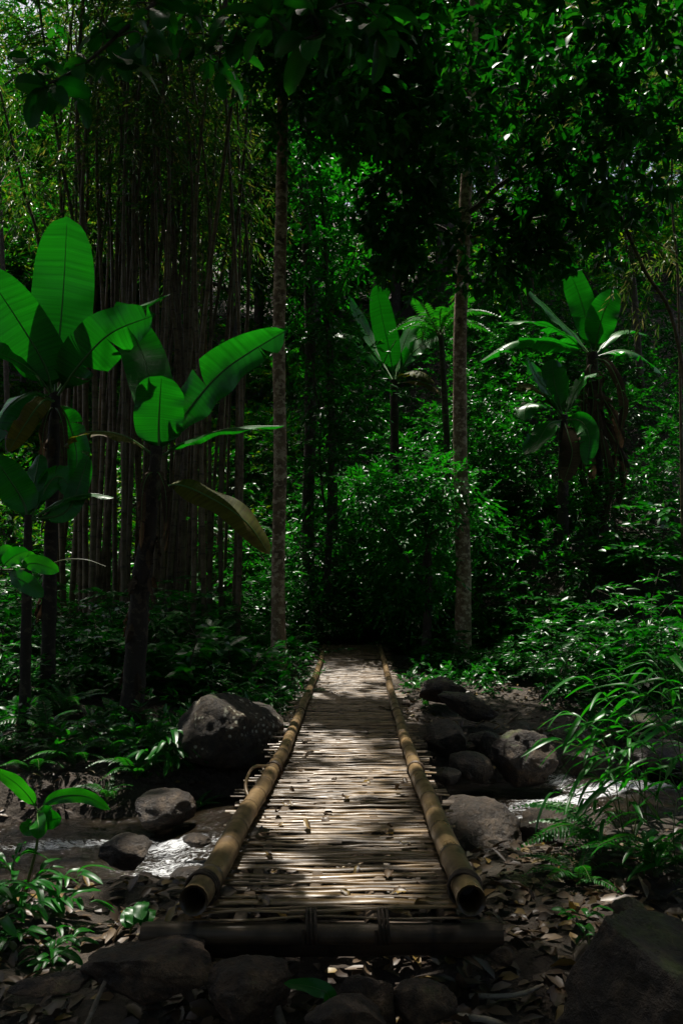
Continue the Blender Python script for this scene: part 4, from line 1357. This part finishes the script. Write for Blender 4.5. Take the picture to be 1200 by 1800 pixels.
def GP(px, Y, dz=0.0):
    x = (px - 600) / F_PX * Y
    return G3(x, Y, dz)


fern('large fern spreading over the left bank below the second banana', GP(255, 8.0), 12, 1.15, 1)
fern('fern at the foot of the second banana plant', GP(215, 8.6), 10, 1.0, 2)
fern('fern with upright fronds left of the second banana stem', GP(120, 8.6), 9, 1.0, 3, lift=1.1)
fern('small fern beside the lichen boulder at the stream', GP(310, 7.35), 10, 0.7, 4)
fern('small fern low on the left bank above the flat grey boulder', GP(200, 7.0), 9, 0.6, 5)
fern('fern on the left bank at the picture edge', GP(70, 7.2), 9, 0.8, 6)
for i, (px, Y, sc) in enumerate(((20, 7.6, .9), (140, 7.3, .8), (250, 7.2, .75), (170, 7.9, 1.0), (90, 8.1, 1.0), (330, 8.0, .8), (280, 7.7, .9), (40, 8.6, 1.0), (210, 7.5, .7), (350, 7.1, .5))):
    fern('fern in the shaded fern patch on the left bank above the stream', GP(px, Y), 9, sc, 40 + i, group='ferns of the left bank')
fern('bright fern hanging toward the stream at lower right', GP(1040, 4.35), 9, 0.85, 7, 1.6, 4.6, .45)
fern('second bright fern just below the hanging one at lower right', GP(1000, 4.0), 9, 0.6, 8)
fern('small fern at the foot of the grass leaves, lower right', GP(1130, 3.9), 8, 0.7, 9)
t = fern('pale feathery tree fern between the middle banana and the right trunk', P(775, 590, 17), 13, 2.6, 10, lift=.5)
for o in t.children:
    o['kind'] = 'stuff'
bz = G3(P(775, 590, 17)[0], 17.0)
mb = MB()
tube(mb, bez([bz, (bz + P(775, 590, 17)) / 2 + [.1, 0, 0], P(775, 590, 17)], 14), np.linspace(.09, .06, 14), 9, wob=.08, seed=3)
link('trunk', mb.mesh('trunk', G['barkdark'], P(775, 590, 17)), t)


# ------------------------------------------------------------------ near plants with single leaves
def stalk_plant(name, label, category, base, stems, leafL, leafW, per, seed, mat='grass', droop=0.5, group=None, stem_r=0.004, nt=8, lean=(0, 0, 0), tmin=0.25):
    """stems with separate leaves, each leaf a part"""
    g = rng(seed)
    t = thing(name, label, category, base, group)
    pool = []
    for k in range(4):
        l = leafL * (0.8 + .14 * k)
        b, _ = blade([(0, 0, 0), (l * .35, 0, l * .10), (l * .7, 0, l * (.08 - droop * .35)), (l, 0, -l * droop * .8)], leafW * (.85 + .1 * k), (0, 0, 1), seed=seed + k, fold=.22, ripple=.01, nt=nt, nu=3, tipw=2.0, start=0.02)
        pool.append(b.mesh('leaf', G[mat]))
    for tip in stems:
        mb = MB()
        tip = np.asarray(tip, float)
        mid = (base + tip) / 2 + np.array([0, 0, .12]) * np.linalg.norm(tip - base) + .03 * g.standard_normal(3)
        C = bez([base + .02 * g.standard_normal(3) * [1, 1, 0], mid, tip], 16)
        tube(mb, C, np.linspace(stem_r, stem_r * .4, 16), 5)
        link('stem', mb.mesh('stem', G['stem'], base), t)
        for i in range(per):
            u = tmin + (1 - tmin) * (i + g.uniform(0, .8)) / per
            k = min(15, int(u * 15))
            T = nrm(C[min(15, k + 1)] - C[k - 1])
            a = math.atan2(T[1], T[0]) + (1 if i % 2 else -1) * g.uniform(.4, 1.1) if i < per - 1 else math.atan2(T[1], T[0])
            o = link('leaf', pool[int(g.integers(4))], t, C[k] - base)
            o.rotation_euler = (g.normal(0, .25), -g.uniform(-.1, .55), a)
            s = g.uniform(.7, 1.2)
            o.scale = (s, s, s)
    return t


b = GP(1130, 4.7)
stalk_plant('bamboo_seedling', 'tall grassy bamboo seedling at right with long leaves arching over the stream', 'bamboo', b,
            PX(4.7, (1035, 1190), (1000, 1250, -.1), (1090, 1175, .1), (960, 1300, -.1), (1150, 1150, .1)), .27, .026, 11, 701, droop=.55)
b = GP(1210, 4.3)
stalk_plant('bamboo_seedling', 'grassy bamboo seedling at the right edge with its top leaves at trunk-foot height', 'bamboo', b,
            PX(4.3, (1150, 1130), (1120, 1200, -.1), (1190, 1110, .1), (1210, 1200, .1), (1100, 1290, .1)), .26, .027, 10, 702, droop=.6)
b = GP(1090, 4.2)
stalk_plant('bamboo_seedling', 'smaller grassy seedling in front of the tall one, drooping to the white water', 'bamboo', b,
            PX(4.2, (1030, 1340), (985, 1395, -.1), (1100, 1320), (1060, 1300, .1), (1140, 1360)), .19, .026, 9, 703, droop=.8)
b = GP(1170, 3.9)
stalk_plant('bamboo_seedling', 'low leafy seedling at the right edge above the mossy boulder', 'bamboo', b,
            PX(3.9, (1120, 1430), (1190, 1400), (1080, 1490), (1210, 1480), (1150, 1500)), .15, .03, 8, 704, droop=.5)

b = GP(60, 3.75)
stalk_plant('herb', 'green leafy herb in the left foreground beside the yellow-brown slab', 'plant', b,
            PX(3.75, (90, 1530), (140, 1545, -.1), (40, 1500), (10, 1520), (60, 1560, -.2), (170, 1600, -.1)), .13, .032, 9, 711, 'herb', .45)
b = GP(0, 3.5)
stalk_plant('herb', 'green leafy herb at the left edge in front', 'plant', b,
            PX(3.5, (10, 1560), (60, 1590, -.1), (-20, 1540), (50, 1640, -.2), (20, 1620)), .12, .034, 9, 712, 'herb', .45)
b = GP(120, 3.35)
stalk_plant('herb', 'low herb between the left foreground plants and the dusty boulder', 'plant', b,
            PX(3.35, (150, 1640), (100, 1620), (60, 1650), (130, 1660, -.1)), .09, .03, 7, 713, 'herb', .4)
b = GP(300, 7.3)
stalk_plant('herb', 'leafy herb at the foot of the lichen boulder', 'plant', b, PX(7.2, (290, 1300), (330, 1310), (260, 1320), (310, 1280), (350, 1330)), .2, .05, 8, 714, 'herb', .45)
b = GP(520, 10.2)
stalk_plant('herb', 'pale-leaved herb beside the left pole near the far end of the bridge', 'plant', b, PX(10.2, (525, 1100), (545, 1140), (500, 1120), (510, 1150)), .2, .045, 8, 715, 'herb', .5)
b = GP(1050, 2.95, .02)
stalk_plant('seedling', 'tiny green seedling in front of the mossy corner boulder', 'plant', b, PX(2.6, (1050, 1745), (1030, 1750), (1075, 1755)), .06, .022, 4, 716, 'herb', .3, stem_r=.002)
b = GP(1000, 3.3)
stalk_plant('seedling', 'small seedling among the dead leaves right of the bridge', 'plant', b, PX(3.3, (1010, 1590), (1040, 1600), (985, 1595)), .07, .025, 4, 717, 'herb', .3, stem_r=.002)
b = GP(1085, 3.3)
stalk_plant('seedling', 'small seedling beside the half hidden brown stone', 'plant', b, PX(3.3, (1090, 1610), (1120, 1605), (1060, 1615)), .07, .025, 4, 718, 'herb', .3, stem_r=.002)

# sprout with large bright leaves at the left
b = GP(62, 3.9)
t = thing('sprout', 'bright sprout with two long arching leaves at the left edge', 'plant', b)
mb = MB()
tube(mb, bez([b, P(64, 1490, 3.9), P(66, 1425, 3.9)], 12), np.linspace(.009, .005, 12), 6)
link('stem', mb.mesh('stem', G['stem'], b), t)
for i, (pts, w) in enumerate([(((66, 1425), (50, 1400, -.03), (25, 1375, -.08), (-12, 1352, -.12)), .075), (((66, 1425), (100, 1402, .02), (150, 1400, .04), (194, 1424, .05)), .07),
                               (((66, 1427), (78, 1432, -.05), (90, 1440, -.08), (108, 1438, -.1)), .10), (((66, 1440), (58, 1450, -.06), (50, 1455, -.08), (36, 1448, -.1)), .08),
                               (((66, 1430), (66, 1440, -.08), (68, 1455, -.12), (66, 1475, -.12)), .09)]):
    add_leaf(t, b, PX(3.9, *pts), w, nref=(0, -1, .05), mat='grass', rib=.003, seed=720 + i, fold=.12, nt=16, tipw=2.0)

# vine at the left edge
b = P(-40, 1000, 4.0)
t = thing('vine', 'bright green vine with broad leaves reaching in from the left edge', 'vine', b)
mb = MB()
tube(mb, bez(PX(4.0, (-40, 1000), (20, 1002), (70, 998), (110, 985), (150, 984), (186, 996)), 24), np.linspace(.006, .002, 24), 6)
link('stem', mb.mesh('stem', G['stem'], b), t)
for i, (pts, w) in enumerate([(((30, 1002), (55, 990, -.03), (80, 995, -.05), (104, 1005, -.05)), .09), (((10, 1003), (30, 1015, -.05), (55, 1030, -.08), (76, 1050, -.1)), .10),
                               (((0, 1000), (15, 985), (30, 975), (50, 968)), .09), (((-10, 1000), (0, 985, .03), (10, 970, .05), (22, 962, .05)), .08), (((40, 1000), (46, 985, .04), (52, 978, .06), (62, 975, .06)), .06)]):
    add_leaf(t, b, PX(4.0, *pts), w, nref=(0, -1, -.1), mat='grass', rib=.002, seed=730 + i, fold=.1, nt=14, tipw=2.0)

# heart-leaved plant
b = GP(245, 3.55)
t = thing('heart_leaf_plant', 'little plant with heart-shaped leaves left of the bridge corner', 'plant', b)
for i, (x, y, r_) in enumerate(((243, 1600, .045), (262, 1605, .035), (232, 1606, .035), (252, 1592, .03))):
    mb = MB()
    q = P(x, y, 3.52)
    tube(mb, bez([b, (b + q) / 2 + [0, 0, .03], q], 8), .0025, 5)
    link('stem', mb.mesh('stem', G['stem'], b), t)
    add_leaf(t, b, [q + [0, .02, .01], q + [0, -.02, .012], q + [0, -.05, -.005], q + [0.005 * i, -.075, -.03]], r_ * 2.1, nref=(0, -.3, 1), mat='herb', rib=.0015, seed=740 + i, fold=.1, nt=10, tipw=2.6, start=0)
# broad leaf at the bottom edge
b = GP(580, 2.55)
t = thing('sprout', 'single green pointed leaf sprouting at the bottom middle edge', 'plant', b)
add_leaf(t, b, [b, P(580, 1765, 2.5), P(555, 1738, 2.48), P(498, 1729, 2.46)], .055, nref=(0, -.6, .8), mat='herb', rib=.003, seed=750, fold=.15, nt=16, tipw=2)


# ------------------------------------------------------------------ overhanging branches of near trees
def branch(label, pts, Y, twigs, seed, leafL, leafW, mat='crown'):
    C = bez(PX(Y, *pts), 30)
    t = thing('overhanging_branch', label, 'branch', C[0])
    g = rng(seed)
    mb = MB()
    tube(mb, C, np.linspace(.016, .005, 30), 6)
    link('twig', mb.mesh('twig', G['twig'], C[0]), t)
    pool = []
    for k in range(5):
        l = leafL * (.75 + .12 * k)
        b, _ = blade([(0, 0, 0), (l * .35, 0, l * .06), (l * .7, 0, -l * .02), (l, 0, -l * .22)], leafW * (.8 + .1 * k), (0, 0, 1), seed=seed + k, fold=.15, ripple=.02, nt=9, nu=4, tipw=1.9, start=0.03)
        pool.append(b.mesh('leaf', G[mat]))
    for (x, y, n) in twigs:
        q = P(x, y, Y + g.uniform(-.25, .25))
        k = int(np.argmin(np.linalg.norm(C - q, axis=1)))
        mb = MB()
        D = bez([C[k], (C[k] + q) / 2 + .04 * g.standard_normal(3), q], 8)
        tube(mb, D, np.linspace(.006, .003, 8), 5)
        link('twig', mb.mesh('twig', G['twig'], C[0]), t)
        a0 = g.uniform(0, 6.28)
        for i in range(n):
            o = link('leaf', pool[int(g.integers(5))], t, q - C[0] + .02 * g.standard_normal(3))
            o.rotation_euler = (g.normal(0, .4), g.uniform(-.1, .95), a0 + i * 6.28 / n + g.normal(0, .25))
            s = g.uniform(.75, 1.15)
            o.scale = (s, s, s)
    return t


branch('dark broad-leaved branch hanging in at the top left', ((330, -140), (290, -20), (230, 40), (150, 110), (80, 150)), 4.2,
       ((80, 150, 6), (60, 120, 5), (110, 105, 6), (150, 120, 5), (185, 60, 6), (225, 30, 6), (130, 165, 4), (250, 70, 4), (200, 110, 4), (270, 5, 5)), 801, .21, .10)
branch('dark broad-leaved branch hanging in right of the top left one', ((420, -140), (400, -20), (390, 60), (385, 110)), 4.4,
       ((385, 115, 7), (360, 95, 5), (410, 90, 6), (330, 60, 5), (350, 20, 5), (420, 40, 5), (300, 30, 5)), 802, .19, .09)
branch('near-black leafy branch hanging at the top middle', ((640, -160), (600, -40), (580, 20), (560, 60)), 3.6,
       ((530, 40, 7), (560, 70, 6), (510, 10, 6), (590, 40, 6), (625, 55, 6), (650, 30, 6), (680, 50, 5), (600, 5, 6), (550, 15, 6), (480, 25, 5)), 803, .21, .095)

# roof of leaves added above the view for shade, with holes cut for sun
g = rng(850)
n = 900
cc = np.stack([g.uniform(-15, 15, n), g.uniform(-14, 14, n), g.uniform(12.5, 16.5, n)], -1)
vis = (cc[:, 2] - CAM_Z) / np.maximum(cc[:, 1], .1) > 0.80
cc = cc[vis | (cc[:, 1] < 1)]
a = clumps(g, cc, g.uniform(.8, 1.4, len(cc)), 12, 0.9, 8, 0.42, 0.19, droop=.3)
a = pick(a, lit(a[0], 7))
tag(link('shade_canopy', leaves_mesh('shade_canopy', *a, G['crown'], TPL0)), 'unseen roof of leaves added overhead to shade the stream and the bridge', 'canopy', kind='stuff')

g = rng(860)  # unseen leaf clumps beside and behind the camera, added to block sky light
cc = []
for i in range(190):
    a_ = g.uniform(math.radians(118), math.radians(422))
    r_ = g.uniform(7, 13)
    x, y = r_ * math.cos(a_) * 1.0, 2 + r_ * math.sin(a_)
    if y > 2 and abs(x) < 0.46 * y + 2.5:
        continue
    cc.append((x, y, g.uniform(0.5, 12.5)))
cc = np.array(cc)
a = clumps(g, cc, g.uniform(.9, 1.5, len(cc)), 12, 0.9, 8, 0.45, 0.2, droop=.3)
a = pick(a, lit(a[0], 8))
tag(link('skylight_blocker', leaves_mesh('skylight_blocker', *a, G['crown'], TPL0)), 'unseen leaf clumps added around the camera to hold back sky light', 'forest', kind='stuff')

# ------------------------------------------------------------------ dead wood and litter
def stick(label, pts, r, seed, name='fallen_branch', mat='wood', category='branch', group=None):
    C = bez(pts, 18)
    mb = MB()
    tube(mb, C, np.linspace(r, r * .6, 18) * (1 + .08 * rng(seed).standard_normal(18)), 8, wob=.06, seed=seed)
    o = link(name, mb.mesh(name, G[mat], C[0]), None, C[0])
    return tag(o, label, category, group)


a_, b_ = GP(112, 9.0, .06), GP(205, 8.3, .07)
stick('pale fallen branch lying on the left bank by the banana stems', [a_, (a_ + b_) / 2 + [0, 0, .05], b_], .035, 1)
stick('splintered plank of wood leaning under the front beam', [G3(-.24, 2.80, -.0) + [0, 0, .16], G3(-.19, 2.7, .06), G3(-.08, 2.5, .01)], .018, 2)
stick('short stick in the litter right of the dark stones', [G3(.32, 2.78, .03), G3(.5, 2.72, .05), G3(.62, 2.6, .03)], .014, 3)
stick('curved stick in the litter below the mossy rock', [G3(.45, 2.95, .03), G3(.6, 2.9, .04), G3(.72, 3.0, .03)], .010, 4)
stick('dead stalk leaning on the left dusty boulder', [G3(-.83, 2.55, .0), G3(-.80, 2.62, .12), G3(-.76, 2.7, .25)], .012, 5)
for i, (px, py, Y) in enumerate(((830, 1278, 9), (862, 1283, 9), (885, 1275, 9.2), (790, 1280, 9), (735, 1218, 10.5), (745, 1212, 10.6))):
    c = GP(px, Y, .04)
    stick('pale broken bamboo splinter on the far bank right of the bridge', [c, c + [.06, .02, .05], c + [.14 * (-1) ** i, .05, .10]], .011, 20 + i, 'bamboo_splinter', 'slat', 'splinter', 'splinters on the far bank')

LM = []
for k in range(7):
    l = .10
    g = rng(900 + k)
    b, _ = blade([(0, 0, 0), (l * .35, .004, l * g.uniform(.02, .16)), (l * .7, 0, l * g.uniform(0, .2)), (l, -.006, l * g.uniform(-.1, .25))], l * g.uniform(.36, .55), (0, 0, 1), seed=900 + k, fold=g.uniform(-.3, .4), ripple=.06, nt=8, nu=4, tipw=1.9, start=0, curl=g.uniform(-.3, .5))
    LM.append(b.mesh('fallen_leaf', G['litter']))
g = rng(920)


def dead_leaf(p, s, label, group, name='fallen_leaf'):
    o = link(name, LM[int(g.integers(7))], None, p)
    o.rotation_euler = (g.normal(0, .3), g.normal(0, .3), g.uniform(0, 6.28))
    o.scale = (s, s, s)
    return tag(o, label, 'leaf', group)


for i in range(46):
    Y = 3.1 + 9 * g.uniform(0, 1) ** 1.7
    L, R = at_y(LPc, Y), at_y(RPc, Y)
    u = g.uniform(0.06, 0.94) if g.uniform() < .4 else g.choice([g.uniform(.05, .25), g.uniform(.75, .95)])
    if g.uniform() < .35:
        u = g.uniform(.06, .2)
    x = L[0] + (R[0] - L[0]) * u
    dead_leaf((x, Y, deck_z(Y) + .018), g.uniform(.45, 1.0), 'dry curled leaf lying on the woven bridge deck', 'leaves on the bridge deck')
big = [((760, 1540), 'grey dead leaf lying on the deck beside the near end of the right pole', 1.0, 3.05), ((480, 1438), 'long dry leaf on the deck beside the left pole', 1.7, 4.1)]
for (px, py), lb, s, Y in big:
    q = P(px, py, Y)
    dead_leaf((q[0], Y, deck_z(Y) + .025), s, lb, None)
n1 = 0
while n1 < 150:
    x, y = g.uniform(.1, 1.7), g.uniform(2.2, 3.9)
    if g.uniform() < .25:
        x = g.uniform(-1.5, -.5)
    dead_leaf(G3(x, y, .02), g.uniform(.6, 1.5), 'dead brown leaf in the thick litter of the near bank', 'dead leaves on the near bank')
    n1 += 1
# the rest of the litter
m = 12500
X = np.concatenate([g.uniform(-2.6, 2.8, 5200), g.uniform(-4.5, 6, m - 5200)])
Y = np.concatenate([g.uniform(1.8, 4.6, 5200), g.uniform(6.6, 14, m - 5200)])
ok = np.abs(Y - stream_c(X)) > 1.3
X, Y = X[ok], Y[ok]
B = np.array([[x, y, ground_z(x, y) + .012] for x, y in zip(X, Y)])
D = g.standard_normal((len(B), 3)) * [1, 1, .22]
N = np.array([0, 0, 1.0]) + .35 * g.standard_normal((len(B), 3))
tag(link('leaf_litter', leaves_mesh('leaf_litter', B, D, N, g.uniform(.05, .13, len(B)), g.uniform(.025, .055, len(B)), G['litter'], TPL1)), 'brown dead leaves covering the forest floor', 'leaf litter', kind='stuff')
